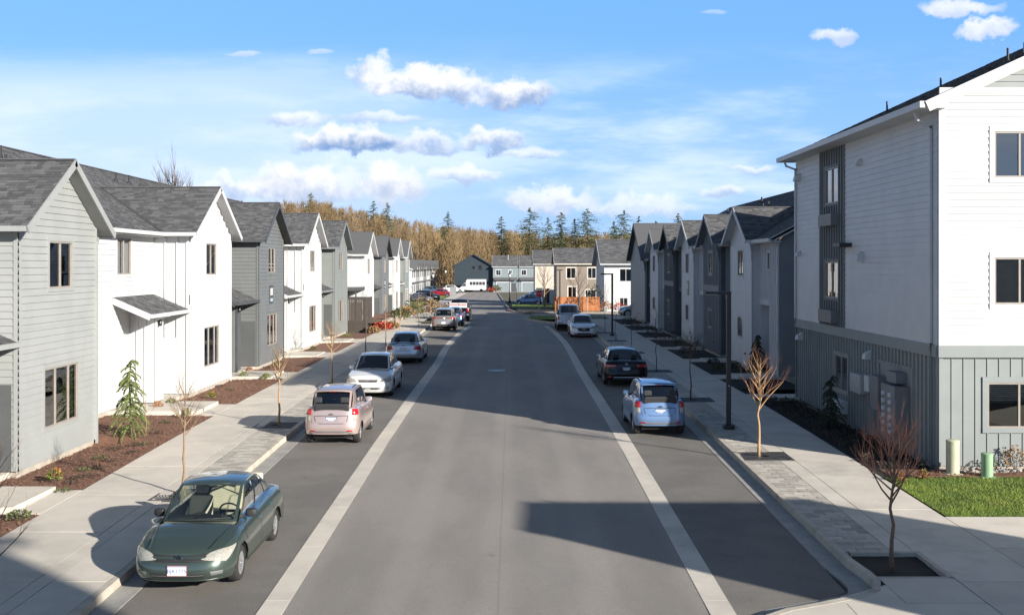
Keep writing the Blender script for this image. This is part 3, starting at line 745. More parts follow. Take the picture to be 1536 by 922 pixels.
        m_ = MB(sx); A = Vector((xe + .05, yA + .02 if nn < 0 else yB - .02, E)); B = Vector((ridge_x, A.y, zr_)); up = fm.n; m_.beam(A - up * .08, B - up * .08, up, .04, .2); m_.build('rake_board', trim, h)
    m_ = MB(sx); m_.box(-depth - .02, -depth, -Bn, G, -.5, E); m_.build('rear_wall', wallm, h)
    # porch (left type: shed roof over the entry next to the gable block)
    if side == 'l':
        pz0, pz1 = 3.66, 3.10; po = -.02 if rd > .5 else .4; yp0, yp1 = -4.1, -.04
        if porch == 'flat':
            m_ = MB(); m_.box(-rd, .1, yp0, yp1, 3.1, 3.34); m_.build('porch_canopy', DTRIM, h)
            m_ = MB(); m_.box(-.1, 0, yp0 + .1, yp0 + .2, 0, 3.1); m_.build('porch_post', DTRIM, h)
        elif porch:
            ev = Vector((-rd - po + .0, 0, pz0 - pz1)); fpz = Fr((po, yp0, pz1), (0, 1, 0), (-rd - po, 0, pz0 - pz1)); L2 = math.hypot(rd + po, pz0 - pz1)
            pl = [(0, 0), (yp1 - yp0, 0), (yp1 - yp0, L2), (0, L2)]
            roofslab(h, fpz, pl, .1, trim, sx, 'porch_roof'); shingles(h, Fr(fpz.O + fpz.n * .004, fpz.eu, fpz.ev), pl, sx)
            m_ = MB(); gutter(m_, (po, yp0, pz1), (po, yp1, pz1), (1, 0, 0), .11, .12); m_.build('gutter', trim, h)
            m_ = MB(); m_.beam((-rd, yp0 - .015, pz0 - .09), (po, yp0 - .015, pz1 - .09), (0, 0, 1), .03, .2); m_.build('rake_board', trim, h)
            fs_ = Fr((-rd, -2.5, 0), (1, 0, 0), (0, 0, 1)); wd = rd - .45
            bnb(h, fs_, [(0, 0), (wd, 0), (wd, 3.08), (0, 3.3)], [], wallm if style == 'bnb' else recm, sx, .28)
            m_ = MB(); m_.box(-rd + wd - .03, -rd + wd, -2.49, -1.5, 0, 3.05); m_.build('storage_wall', wallm if style == 'bnb' else DGREY if recm in (MGREY, DGREY) else recm, h)
            m_ = MB(); m_.box(-rd, -rd + wd - .03, -1.53, -1.5, 0, 3.05); m_.build('storage_side', wallm, h)
            spout(h, [(.06, -2.5, 3.0), (-rd + wd + .05, -2.45, 2.85), (-rd + wd + .05, -2.45, -.2)], trim, sx)
            m_ = MB(); m_.lathe([(.05, 2.62), (.08, 2.7), (.05, 2.84)], 10, (-rd + wd + .08, -2.1, 0)); m_.build('porch_light', BLK, h)
        m_ = MB(); m_.box(-rd + .25, -rd + 1.15, -.035, -.02, 0, 2.08); dr = m_.build('door', wallm if style == 'bnb' else DGREY, h)
        m_ = MB(); m_.box(-rd + .32, -rd + .38, -.09, -.035, .95, 1.02); m_.build('handle', STEEL, dr)
        m_ = MB(); m_.box(-rd, -.2, -2.4, -.02, -.5, -.02); m_.build('porch_floor', CONC, h)
        spout(h, [(-.1, G + .42, E - .1), (.05, G - .06, E - .35), (.05, G - .06, -.15), (.14, G - .06, -.3)], trim, sx)
    else:
        spout(h, [(.2, -.42, E - .1), (.06, -.06, E - .45), (.06, -.06, E - .9)], trim, sx)
        spout(h, [(xe + .05, -Bn + .12, E - .1), (-rd + .05, -Bn + .06, E - .35), (-rd + .05, -Bn + .06, 0)], trim, sx)
        m_ = MB(sx); m_.box(0, .08, c - 1.1, c - 1.0, .55, .62); m_.build('hose_tap', BLK, h)
    if plaque:
        m_ = MB(sx); fbox(m_, fw, c - .55, c + .2, 2.85, 3.75, .0, .05); pq = m_.build('number_plaque', DTRIM if plaque == 1 else TAN, h)
        m_ = MB(sx); fbox(m_, fw, c - .42, c + .08, 3.25, 3.6, .05, .058); m_.build('number_panel', WHITE, pq)
        m_ = MB(sx); fbox(m_, fw, c - .42, c + .08, 2.95, 3.1, .05, .058); m_.build('light_panel', mat('plaque_blue', (.35, .45, .55)), pq)
    return h
T = townhouse
T('light grey lap-sided townhouse nearest the camera on the left, cut by the left edge', 'l', -11.9, 25.7, 4.8, .53, 'lap', 5.5, wallm=LGREY, trim=LGREY, near=True, ins=('halfslat', 'slat'), E=5.88, Rz=7.72)
T('white board-and-batten townhouse with white shed porch roof beside the bare conifer-shaped shrub', 'l', -11.9, 39.3, 5.7, .75, 'bnb', 8.7, band=True, ins=('curtain', 'slat'))
T('mid grey lap-sided townhouse with dark rake boards and a square number plaque', 'l', -11.9, 50.1, 5.3, .75, 'lap', 5.1, wallm=MGREY, trim=DTRIM, plaque=1, ins=('pale', 'pale'))
T('second white board-and-batten townhouse on the left, between two grey ones', 'l', -11.9, 60.8, 5.4, .75, 'bnb', 5.4, band=True, ins=('dark', 'slat'))
T('greenish grey lap-sided townhouse beside the dark gate, last of its block on the left', 'l', -11.9, 71.4, 5.3, .75, 'lap', 5.2, wallm=GGREY, trim=BGREY, last=True, ins=('pale', 'pale'))
T('white townhouse with flat black entry canopy just past the dark gate', 'l', -11.9, 85.6, 5.6, .4, 'lap', 6.2, porch='flat', first=True, ins=('dark', 'slat'))
T('dark grey narrow townhouse behind the red shrub on the left', 'l', -11.9, 97, 5.3, .4, 'lap', 5.8, wallm=MGREY, trim=DTRIM, recm=WHITE, plaque=1)
T('far white townhouse on the left with grey recess, second from the end of its block', 'l', -11.9, 107.4, 5.2, .4, 'lap', 5.1, recm=MGREY)
T('pale green-grey townhouse closing the far end of the left block', 'l', -11.9, 117.7, 5.3, .4, 'lap', 5.1, wallm=GGREY, trim=WHITE, recm=WHITE, last=True)
kw = dict(rd=.35, E=5.86, Rz=7.5, ridge_x=-6.3, depth=12)
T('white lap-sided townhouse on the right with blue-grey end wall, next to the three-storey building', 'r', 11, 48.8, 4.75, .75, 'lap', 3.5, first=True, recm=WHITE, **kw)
T('grey board-and-batten townhouse on the right with charcoal gable trim', 'r', 11, 56.6, 4.6, .75, 'bnb', 3.1, wallm=BGREY, trim=BGREY, band=True, recm=DGREY, **kw)
T('white lap-sided townhouse on the right carrying a tan number plaque', 'r', 11, 64.4, 4.6, .75, 'lap', 3.2, recm=WHITE, plaque=2, **kw)
T('dark grey townhouse on the right with black rake boards between two white ones', 'r', 11, 72.4, 4.5, .75, 'bnb', 3.4, wallm=MGREY, trim=DTRIM, band=True, recm=DGREY, **kw)
T('narrow-looking white townhouse on the right, second from the far end of the row', 'r', 11, 80.1, 4.6, .75, 'lap', 3.2, recm=WHITE, **kw)
kw2 = dict(kw); kw2.update(E=5.2, Rz=8.35)
T('wide pale grey gabled townhouse with black eaves at the far end of the right row', 'r', 11, 88, 10.5, .75, 'lap', 3.3, wallm=LGREY, trim=DTRIM, recm=DGREY, last=True, win=False, **kw2)
# ================================================================== THREE-STOREY BUILDING (right)
BZ = .5; bx, by0, by1, BW = 10.6, 26.5, 39.7, 20.0
apt = empty('apartment_building', (bx, by0, BZ), label='three-storey white apartment building with grey board-and-batten ground floor, at the right edge', cat='apartment building')
GL1 = mat('sage_grey_panel', (.235, .255, .25), (.215, .234, .23), .6, 1.2, .08, 40)
EH, LH = 8.95, 2.72                     # wall height, top of the ground storey
# local coordinates: x to the right (away from the street), y away from the camera
fs_ = Fr((0, 0, 0), (1, 0, 0), (0, 0, 1))                       # wall facing the camera
fw = Fr((0, by1 - by0, 0), (0, -1, 0), (0, 0, 1))               # wall facing the street (n = -x)
Lw = by1 - by0
m_ = MB(); m_.box(.03, BW, .03, Lw, -.9, 0); m_.build('foundation', FOUND, apt)
up = Fr((0, -.03, 0), (1, 0, 0), (0, 0, 1)); sw = [(1.36, 3.2, 7.16, 8.3), (1.36, 3.2, 4.02, 5.18)]
lap(apt, up, [(0, 3.0), (BW, 3.0), (BW, EH), (BW / 2, EH +  BW / 2 * .455), (0, EH)][:1] + [(BW, 3.0), (BW, EH + .45), (0, EH + .45)] and [(0, 3.0), (BW, 3.0), (BW, EH + .3), (0, EH + .3)], sw, WHITE, 1, .022, .172, pieces=True)
gs = 9.42
tri = [(gs and .9, EH + .42), (BW - .9, EH + .42), (BW / 2, EH + .42 + (BW / 2 - .9) * .455)]
lap(apt, up, tri, [], GL1, 1, .022, .172, pieces=False)
m_ = MB(); fbox(m_, up, .0, BW, EH + .28, EH + .44, -.02, .03); m_.build('gable_board', WHITE, apt)
m_ = MB(); fbox(m_, up, -.02, .13, 3.0, EH + .28, -.03, .035); m_.build('corner_board', WHITE, apt)
m_ = MB(); fbox(m_, up, -.03, BW, LH - .02, 3.0, -.02, .05); m_.build('band_board', GL1, apt)
gw = (1.2, 3.1, .95, 2.08)
bnb(apt, fs_, [(0.03, 0), (BW, 0), (BW, LH), (0.03, LH)], [gw], GL1, 1, .295, pieces=True, bw=.03, bt=.018)
m_ = MB(); fbox(m_, fs_, 0, .1, 0, LH, -.02, .03); m_.build('corner_board', GL1, apt)
for k, q in enumerate(sw): window(apt, up, *q, WHITE, 1, (.345, ), inside='curtain', cw=.12)
window(apt, fs_, *gw, GL1, 1, (.42,), inside='halfslat', cw=.12)
# street wall: u runs from the far corner to the near corner
fw2 = Fr((-.03, Lw, 0), (0, -1, 0), (0, 0, 1))
def yu(px, X=10.6): return Lw - (X * 1600 / (px - 768) - by0)
s0, s1 = yu(1231.5), yu(1269.5)
a0, a1 = yu(1240), yu(1259.5)
win3 = [(a0, a1, 7.02, 8.2), (a0, a1, 3.9, 5.1)]
lap(apt, fw2, [(0, 3.0), (s0, 3.0), (s0, EH), (0, EH)], [], WHITE, 1, .022, .172, pieces=True)
lap(apt, fw2, [(s1, 3.0), (Lw, 3.0), (Lw, EH), (s1, EH)], [], WHITE, 1, .022, .172, pieces=True)
bnb(apt, fw2, [(s0, 3.0), (s1, 3.0), (s1, EH), (s0, EH)], win3, MGREY, 1, .27, pieces=True)
for a, b in ((s0 - .02, s0 + .1), (s1 - .1, s1 + .02)):
    m_ = MB(); fbox(m_, fw2, a, b, 3.0, EH, 0, .035); m_.build('trim_board', MGREY, apt)
for q in win3: window(apt, fw2, *q, MGREY, 1, (.5,), inside='pale', cw=.08)
ac_mat = mat('grille_grey', (.17, .178, .178), None, .5)
def ac(fr, u0, u1, v0, v1, m, d=.26):
    m2 = MB(); fbox(m2, fr, u0, u1, v0, v1, 0, d); o = m2.build('air_conditioner', m, apt)
    m2 = MB(); v = v0 + .04
    while v < v1 - .04: fbox(m2, fr, u0 + .04, u1 - .04, v, v + .018, d, d + .012); v += .045
    m2.build('grille_slats', m, o, kind='stuff')
ac(fw2, a0 - .02, a1 + .03, 6.28, 6.66, ac_mat); ac(fw2, a0 - .02, a1 + .03, 3.12, 3.52, ac_mat)
w0, w1_ = yu(1253), yu(1272)
pn = (yu(1320), yu(1368))
bnb(apt, fw, [(0, 0), (Lw, 0), (Lw, LH), (0, LH)], [(w0, w1_, .95, 2.1), (pn[0], pn[1], .12, 2.2)], GL1, 1, .27, pieces=True, bw=.04)
window(apt, fw, w0, w1_, .95, 2.1, GL1, 1, (.5,), inside='dark', cw=.09)
m_ = MB(); fbox(m_, fw2, -.03, Lw + .02, LH - .02, 3.0, -.02, .05); m_.build('band_board', GL1, apt)
m_ = MB(); fbox(m_, fw, pn[0], pn[1], .12, 2.2, -.02, .0); m_.build('meter_panel', GL1, apt)
m_ = MB(); 
for q in ((pn[0] - .08, pn[0], .1, 2.28), (pn[1], pn[1] + .08, .1, 2.28), (pn[0], pn[1], 2.2, 2.28)): fbox(m_, fw, *q, -.01, .035)
m_.build('panel_trim', GL1, apt)
ac(fw, w0 - .1, w1_ + .1, .3, .68, WHITE, .3)
# meters
mtr = mat('meter_box_grey', (.19, .195, .20), None, .5)
def fixture(name, boxes, m, fr=fw, d0=0):
    m2 = MB()
    for (u0, u1, v0, v1, d) in boxes: fbox(m2, fr, u0, u1, v0, v1, d0, d)
    return m2.build(name, m, apt, bevel=.01)
u = pn[0]; W_ = pn[1] - pn[0]
mb1 = fixture('meter_bank', [(u + W_ * .52, u + W_ * .95, .35, 1.75, .42)], mtr)
for r in range(6):
    for c in range(2):
        m2 = MB(); uu = u + W_ * (.62 + .2 * c); vv = .5 + r * .2; p = fw.p(uu, vv, .42)
        m2.lathe([(.001, -.07), (.06, -.06), (.07, 0)], 10, tuple(p), 'x'); m2.build('meter', mat('meter_glass', (.55, .57, .6), None, .15), mb1)
fixture('switch_cabinet', [(u + W_ * .02, u + W_ * .3, .9, 1.85, .32)], mtr); fixture('meter_header', [(u + W_ * .55, u + W_ * .85, 1.8, 2.1, .3)], mtr)
fixture('side_cabinet', [(u + W_ * .33, u + W_ * .48, .45, 1.5, .2)], mtr)
fixture('telecom_box', [(yu(1287), yu(1303), 1.15, 1.72, .26)], mat('box_grey', (.40, .41, .40), None, .5))
fixture('telecom_cover', [(yu(1306), yu(1313), 1.28, 1.75, .2)], WHITE)
m_ = MB()
for px, top in ((1304, 1.2), (1308, 1.3), (1311.5, 1.28)): m_.tube([fw.p(yu(px), -.1, .05), fw.p(yu(px), top, .05)], .02, 6)
m_.build('conduit', STEEL, apt)
# wall vents, cameras and lamps
def hood(px, z, m, s=.2, fr=fw2, nm='vent_hood'):
    m2 = MB(); u = yu(px); q = [fr.p(u - s / 2, z, 0), fr.p(u + s / 2, z, 0), fr.p(u + s / 2, z + .02, s * .9), fr.p(u - s / 2, z + .02, s * .9), fr.p(u - s / 2, z + s * 1.15, 0), fr.p(u + s / 2, z + s * 1.15, 0), fr.p(u + s / 2, z + s * .7, s * .75), fr.p(u - s / 2, z + s * .7, s * .75)]
    m2.hexa(q); m2.build(nm, m, apt)
hood(1293, 8.0, WHITE); hood(1201, 8.05, WHITE, .26); hood(1202, 5.3, WHITE); hood(1296, 5.1, WHITE, .26); hood(1203, 2.25, WHITE, .25, fw); hood(1306, 2.2, WHITE, .25, fw)
fixture('wall_lamp', [(yu(1270), yu(1280), 5.55, 5.68, .4)], BLK, fw2)
# roof
th = .455; ov = .55
for sgn in (1, -1):
    L = math.hypot(1, th) * (BW / 2 + ov)
    if sgn > 0: fr = Fr((-ov, Lw + .35, EH + .0), (0, -1, 0), (1, 0, th)); poly = [(0, 0), (Lw + .9, 0), (Lw + .9, L), (0, L)]
    else: fr = Fr((BW + ov, -.55, EH), (0, 1, 0), (-1, 0, th)); poly = [(0, 0), (Lw + .9, 0), (Lw + .9, L), (0, L)]
    fr.O += Vector((0, 0, .0)); roofslab(apt, fr, poly, .14, WHITE, 1, 'roof')
    if sgn > 0: shingles(apt, Fr(fr.O + fr.n * .004, fr.eu, fr.ev), poly)
    m_ = MB(); A = Vector((-ov if sgn > 0 else BW + ov, -.57, EH)); B = Vector((BW / 2, -.57, EH + th * (BW / 2 + ov)))
    m_.beam(A - fr.n * .11, B - fr.n * .11, fr.n, .04, .27); m_.build('rake_board', WHITE, apt)
m_ = MB(); gutter(m_, (-ov, -.56, EH + .02), (-ov, Lw + .35, EH + .02), (-1, 0, 0), .13, .16); m_.build('gutter', WHITE, apt)
m_ = MB(); m_.box(-ov, 0, -.5, Lw + .33, EH - .13, EH - .09); m_.build('soffit', WHITE, apt)
for (px_, py_) in ((1.6, 8.2), (1.9, 4.6), (2.6, 1.9), (3.3, .9)):
    m_ = MB(); z = EH + th * (px_ + ov); m_.lathe([(.032, z - .1), (.032, z + .38)], 8, (px_, py_, 0)); m_.lathe([(.1, z - .1), (.05, z + .07)], 8, (px_, py_, 0)); m_.build('vent_pipe', BLK, apt)
m_ = MB(); z = EH + th * (5.2 + ov); m_.hexa([(4.3, 2.0, z - .5), (6.4, 2.0, z + .45), (6.4, 4.6, z + .45), (4.3, 4.6, z - .5), (4.3, 2.0, z - .1), (6.4, 2.0, z + .75), (6.4, 4.6, z + .75), (4.3, 4.6, z - .1)]); m_.build('roof_hatch', STEEL, apt)
spout(apt, [(-.5, .28, EH - .12), (-.42, .3, EH - .3), (-.09, .3, EH - .5), (-.09, .3, 3.0)], WHITE, 1)
spout(apt, [(-.09, .3, 3.0), (-.05, .3, 2.7), (-.05, .3, -.1)], MGREY, 1)
spout(apt, [(-.5, Lw - .1, EH - .12), (-.42, Lw - .12, EH - .3), (-.09, Lw - .12, EH - .42), (-.09, Lw - .12, 3.0)], WHITE, 1)
spout(apt, [(-.09, Lw - .12, 3.0), (-.05, Lw - .12, 2.7), (-.05, Lw - .12, -.1)], MGREY, 1)
m_ = MB(); m_.box(0, BW, Lw - .03, Lw, 0, EH); m_.box(BW - .03, BW, 0, Lw, 0, EH); m_.box(.05, BW - .05, .6, Lw - .05, -.5, .1); m_.build('rear_wall', WHITE, apt)
m_ = MB(); m_.add([(0, Lw, EH), (BW, Lw, EH), (BW / 2, Lw, EH + BW / 2 * th)], [(2, 1, 0)]); m_.build('far_gable', WHITE, apt)
# ---------------------------------------------------------------- unseen buildings out of view, placed and shaped for their shadows
def plainhouse(label, x0, x1, y0, y1, base, E, R, axis, wallm=WHITE, roofm=SHING, trim=WHITE, name='house', cat='house', cutlabel=None, ov=.4, wins=(), sid=True, group=None, pitch=.2):
    h = empty(name, ((x0 + x1) / 2, y0, base), label=label, cat=cat, group=group); ox, oy = (x0 + x1) / 2, y0
    a, b, c = x0 - ox, x1 - ox, y1 - y0
    fs = Fr((a, 0, 0), (1, 0, 0), (0, 0, 1)); fl = Fr((a, c, 0), (0, -1, 0), (0, 0, 1)); frr = Fr((b, 0, 0), (0, 1, 0), (0, 0, 1)); fb = Fr((b, c, 0), (-1, 0, 0), (0, 0, 1))
    wv, dv = b - a, c; rs, rl = [(0, -.8), (wv, -.8), (wv, E), (0, E)], [(0, -.8), (dv, -.8), (dv, E), (0, E)]
    if axis == 'x': rl = [(0, -.8), (dv, -.8), (dv, E), (dv / 2, R), (0, E)]
    else: rs = [(0, -.8), (wv, -.8), (wv, E), (wv / 2, R), (0, E)]
    hs = {'s': [], 'l': [], 'r': [], 'b': []}
    for (f_, q, ins) in wins: hs[f_].append(q)
    for f_, fr, pl in (('s', fs, rs), ('l', fl, rl), ('r', frr, rl), ('b', fb, rs)):
        if sid and f_ in 'sl': lap(h, fr, pl, hs[f_], wallm, 1, .026, pitch)
        else:
            m2 = MB(); m2.add([fr.p(u, v) for u, v in pl], [tuple(range(len(pl)))]); m2.build('wall', wallm, h)
    for (f_, q, ins) in wins: window(h, {'s': fs, 'l': fl}[f_], *q, trim, 1, (.5,), inside=ins, cw=.1, frame=trim)
    if axis == 'x': # ridge along x
        yc = c / 2; L = math.hypot(yc + ov, (R - E) * (yc + ov) / yc); k = (R - E) / yc
        frs = [Fr((a - ov, -ov, E - k * ov + .1), (1, 0, 0), (0, 1, k)), Fr((b + ov, c + ov, E - k * ov + .1), (-1, 0, 0), (0, -1, k))]; wl = wv + 2 * ov
        ends = [((x, -ov, E - k * ov + .1), (x, yc, R + .1), (x, c + ov, E - k * ov + .1)) for x in (a - ov, b + ov)]
    else:
        xc = (a + b) / 2; hw = (b - a) / 2; L = math.hypot(hw + ov, (R - E) * (hw + ov) / hw); k = (R - E) / hw
        frs = [Fr((a - ov, c + ov, E - k * ov + .1), (0, -1, 0), (1, 0, k)), Fr((b + ov, -ov, E - k * ov + .1), (0, 1, 0), (-1, 0, k))]; wl = dv + 2 * ov
        ends = [((a - ov, y, E - k * ov + .1), (xc, y, R + .1), (b + ov, y, E - k * ov + .1)) for y in (-ov, c + ov)]
    for fr in frs:
        pl = [(0, 0), (wl, 0), (wl, L), (0, L)]; roofslab(h, fr, pl, .12, trim, 1, 'roof')
        shingles(h, Fr(fr.O + fr.n * .004, fr.eu, fr.ev), pl, 1, None, .2, .3, .8)
    for (A, B, C_) in ends:
        for P, Q in ((A, B), (B, C_)):
            m2 = MB(); m2.beam(Vector(P) - Vector((0, 0, .1)), Vector(Q) - Vector((0, 0, .1)), (0, 0, 1), .04, .22); m2.build('rake_board', trim, h)
    if axis == 'x':
        m2 = MB(); z = E - k * ov + .08; gutter(m2, (a - ov, -ov, z), (b + ov, -ov, z), (0, -1, 0)); m2.build('gutter', trim, h)
    return h
ub = empty('shadow_tower', (15.9, 7.3, .1), label='unseen flat-roofed white tower at the right, shaped to shade the road', cat='tower')  # unseen box, added and proportioned to cast the shadow band on the road
m_ = MB(); m_.box(.05, 5.65, .05, 2.25, -.3, 7.0); m_.build('core', WHITE, ub)
for fr_, w_ in ((Fr((0, 0, 0), (1, 0, 0), (0, 0, 1)), 5.7), (Fr((0, 2.3, 0), (0, -1, 0), (0, 0, 1)), 2.3), (Fr((5.7, 2.3, 0), (-1, 0, 0), (0, 0, 1)), 5.7)): lap(ub, fr_, [(0, 0), (w_, 0), (w_, 7.0), (0, 7.0)], [], WHITE, 1)
m_ = MB(); m_.box(-.06, 5.76, -.06, 2.36, 7.0, 7.2); m_.build('parapet_cap', DTRIM, ub)
m_ = MB(); m_.box(-.06, -.02, .7, 1.65, 0, 2.1); m_.build('door', DTRIM, ub)
plainhouse('unseen tall white block behind the camera on the right, sized for its shadow', 13, 20, -19, -6.9, 0, 13.8, 15.2, 'x', cat='apartment building')  # unseen, height and depth set to shade the lower-left sidewalk
# ---------------------------------------------------------------- far houses
plainhouse('taupe two-storey house behind the orange fence', 5.9, 15.5, 141, 150, -.3, 6.0, 8.0, 'x', mat('taupe_siding', (.25, .205, .165), (.225, .185, .15), .7, 1), trim=mat('cream_trim', (.62, .57, .49), None, .6), ov=.35,
           wins=[('s', (1.3, 2.5, 4.0, 5.4), 'dark'), ('s', (4.1, 5.2, 4.0, 5.4), 'pale'), ('s', (1.5, 2.6, 1.2, 2.9), 'pale'), ('s', (3.8, 5.2, .3, 2.5), 'curtain')])
plainhouse('white two-storey house with pale grey side wall, across the driveway from the right row', 10.2, 20, 118, 129, -.05, 5.8, 8.4, 'x', WHITE, ov=.5,
           wins=[('s', (1.7, 3.1, 3.7, 5.1), 'dark'), ('s', (1.7, 2.6, .75, 1.9), 'curtain')])
plainhouse('navy gable-ended row house far down the road behind the white bus', -13.4, -4.6, 248, 258, -.8, 6.1, 8.7, 'y', mat('navy_siding', (.018, .032, .045), (.015, .027, .038), .7, 1), trim=mat('navy_trim', (.02, .03, .04), None, .6), ov=.5, wins=[('s', (4.2, 4.7, 5.3, 6.0), 'dark'), ('s', (5.6, 6.4, 5.0, 6.2), 'dark')])
rb = mat('pale_blue_siding', (.20, .235, .245), (.18, .215, .225), .7, 1); cr = mat('cream_siding', (.55, .50, .42), None, .7)
def rowhouse(label, x0, x1, y, doorx, stepm, group='pale blue row houses at the end of the road'):
    w = x1 - x0
    h = plainhouse(label, x0, x1, y, y + 9, -.8, 5.9, 8.4, 'x', rb, trim=WHITE, ov=.25, group=group,
                   wins=[('s', (w * .12, w * .12 + 1.1, 3.9, 5.1), 'dark'), ('s', (w * .62, w * .62 + .8, 4.3, 5.0), 'curtain')])
    m2 = MB(); m2.box(-w * .38, w * .2, -.12, .02, -.3, 2.55); g_ = m2.build('garage_surround', WHITE, h)
    m2 = MB()
    for k in range(4): m2.box(-w * .33, w * .15, -.17, -.12, -.1 + k * .58, .44 + k * .58)
    m2.build('garage_door', rb, g_)
    m2 = MB(); m2.box(w * .24, w * .42, -.06, .02, -.1, 2.1); m2.build('door', DTRIM, h)
    m2 = MB(); m2.hexa([(-w * .45, -.9, 2.75), (w * .47, -.9, 2.75), (w * .47, .02, 2.95), (-w * .45, .02, 2.95), (-w * .45, -.9, 2.9), (w * .47, -.9, 2.9), (w * .47, .02, 3.35), (-w * .45, .02, 3.35)]); m2.build('entry_roof', SHING, h)
    m2 = MB(); m2.lathe([(.06, 7.3), (.06, 8.6)], 6, (w * .1, 2.5, 0)); m2.build('vent_pipe', WHITE, h)
rowhouse('pale blue row house adjoining the navy gable end', -4.4, 1.4, 247, 0, 0)
rowhouse('pale blue row house, middle one of the far row', 1.5, 7.2, 247, 0, 0)
rowhouse('pale blue row house, right-hand one of the far row', 7.3, 13.4, 247, 0, 0)
plainhouse('cream house half hidden left of the taupe house', 3.4, 6.4, 158, 168, -.35, 6.0, 8.0, 'x', cr, trim=WHITE, ov=.3, wins=[('s', (1.2, 2.2, .1, 2.4), 'dark')])
# row on the far left, facing the street
for k, (y0, wm) in enumerate(((205, WHITE), (214, LGREY), (223, WHITE), (232, GGREY), (241, WHITE), (250, LGREY), (259, WHITE))):
    lb = ['nearest', 'second', 'third', 'fourth', 'fifth', 'sixth', 'last'][k]
    h = plainhouse(f'small far {"white" if wm is WHITE else "grey"} townhouse, {lb} of the row beyond the parked cars at left', -30, -19.3, y0, y0 + 8.9, -.65, 5.3, 7.4, 'y', wm, ov=.3, sid=False, group='far townhouse row on the left')
    m2 = MB()
    for yy in (1.2, 5.2): m2.prism([(5.35, yy - .5, 5.2), (5.35, yy + 2.6, 5.2), (5.35, yy + 1.05, 6.9)], (.9, 0, 0))
    m2.build('front_gable', wm, h)
    m2 = MB()
    for yy in (1.2, 5.2):
        for s in (-1, 1): m2.beam((5.3, yy + 1.05 + s * 1.8, 5.1), (5.3, yy + 1.05, 7.1), (0, 0, 1), 2.2, .14)
    m2.build('gable_roof', SHING, h)
    for yy in (1.7, 5.7):
        for z0, z1 in ((3.6, 4.9), (.8, 2.1)):
            m2 = MB(); m2.box(5.34, 5.42, yy, yy + 1.0, z0, z1); m2.build('window', DARKIN, h)
    m2 = MB(); m2.box(5.3, 6.1, .5, 4.2, 2.6, 2.75); m2.box(5.3, 6.1, 4.8, 8.3, 2.6, 2.75); m2.build('porch_roof', SHING, h)
# ---------------------------------------------------------------- fence
fe = empty('wooden_fence', (4.75, 117, zr(117) + .1), label='orange-brown board fence in front of the taupe house', cat='fence')
fm_ = [mat('cedar_boards', (.46, .17, .06), (.38, .14, .05), .8, 3, tint=.2)]
x = 0.
while x < 4.8:
    m_ = MB(); m_.box(x + .004, x + .136, -.012, .012, .03, 1.6 + U(-.01, .01), U(.2, .8)); m_.build('plank', fm_[0], fe); x += .14
for i in range(3):
    m_ = MB(); m_.box(i * 2.4 - .05, i * 2.4 + .05, .012, .1, 0, 1.62); m_.build('post', fm_[0], fe)
m_ = MB(); m_.box(-.05, 4.85, .012, .05, .3, .4); m_.box(-.05, 4.85, .012, .05, 1.3, 1.4); m_.build('rail', fm_[0], fe)
# dark gate between the left blocks
gt = empty('entry_gate', (-12.6, 79.4, .42), label='dark brown slatted gate enclosure between the two left blocks', cat='gate')
gm = mat('dark_brown_steel', (.075, .06, .05), None, .6); k = 0
for i in range(14):
    m_ = MB(); m_.box(-.2 + i * .13, -.09 + i * .13, -.02, .02, 0, 2.5); m_.build('slat', gm, gt)
for i in range(28):
    m_ = MB(); m_.box(1.62, 1.66, i * .13, i * .13 + .11, 0, 2.5); m_.build('slat', gm, gt)
m_ = MB(); m_.box(-.3, 1.72, -.06, 3.8, 2.5, 2.58); m_.build('top_rail', gm, gt)
for p in ((-.3, -.05), (1.6, -.05), (1.6, 3.7)):
    m_ = MB(); m_.box(p[0], p[0] + .1, p[1], p[1] + .1, -.2, 2.6); m_.build('post', gm, gt)
# low retaining wall and planter bed by the far left block
rw_ = empty('retaining_wall', (-9.6, 82, zr(82)), label='low block retaining wall stepping along the far left sidewalk', cat='wall')
for r in range(4):
    y = -1. if r % 2 else -1.2
    while y < 22 - r * 2:
        m_ = MB(); m_.box(-.28, U(-.02, .0), y, y + .58, r * .19, r * .19 + .18, U(0, 1)); m_.build('block', mat('retaining_block', (.36, .30, .24), (.28, .235, .19), .9, 6, .4, 40, tint=.25), rw_); y += .6
m_ = MB(); 
sheet(m_, -13, -9.85, 81, 106, .55, 2, 3); m_.build('raised_mulch_bed', MULCH, kind='structure')
# ---------------------------------------------------------------- street furniture
def lamp_modern(x, y, label, hgt=4.2, arm=-.75, two=False):
    r = empty('street_lamp', (x, y, zr(y) + .15), label=label, cat='street lamp', group='black street lamps')
    m = MB(); m.box(-.16, .16, -.16, .16, 0, .13); m.build('base', BLK, r, bevel=.02)
    m = MB(); m.box(-.065, .065, -.065, .065, .13, hgt); m.build('pole', BLK, r, bevel=.01)
    m = MB(); m.box(min(arm, 0) if not two else arm, .065 if not two else -arm, -.1, .1, hgt - .09, hgt + .0); hd = m.build('arm', BLK, r, bevel=.01)
    m = MB(); m.box(arm + .03, arm + .35, -.08, .08, hgt - .1, hgt - .09); m.build('lens', mat('lamp_lens', (.7, .7, .66), None, .3), hd)
    m = MB(); m.box(-.07, -.064, -.05, .05, .5, .75); m.build('access_plate', BLK, r)
    m = MB(); m.lathe([(.02, -.075), (.02, -.064)], 8, (0, 0, 1.3), 'y'); m.build('bolt', WHITE, r)
lamp_modern(6.56, 32.3, 'tall black square-section street lamp beside the near right tree row, arm over the road', 4.15, -.72)
lamp_modern(6.84, 72.8, 'black street lamp standing behind the white sedan on the right sidewalk', 4.25, -.78)
lamp_modern(5.15, 114.8, 'small black double-headed lamp in front of the orange fence', 4.5, -.35, True)
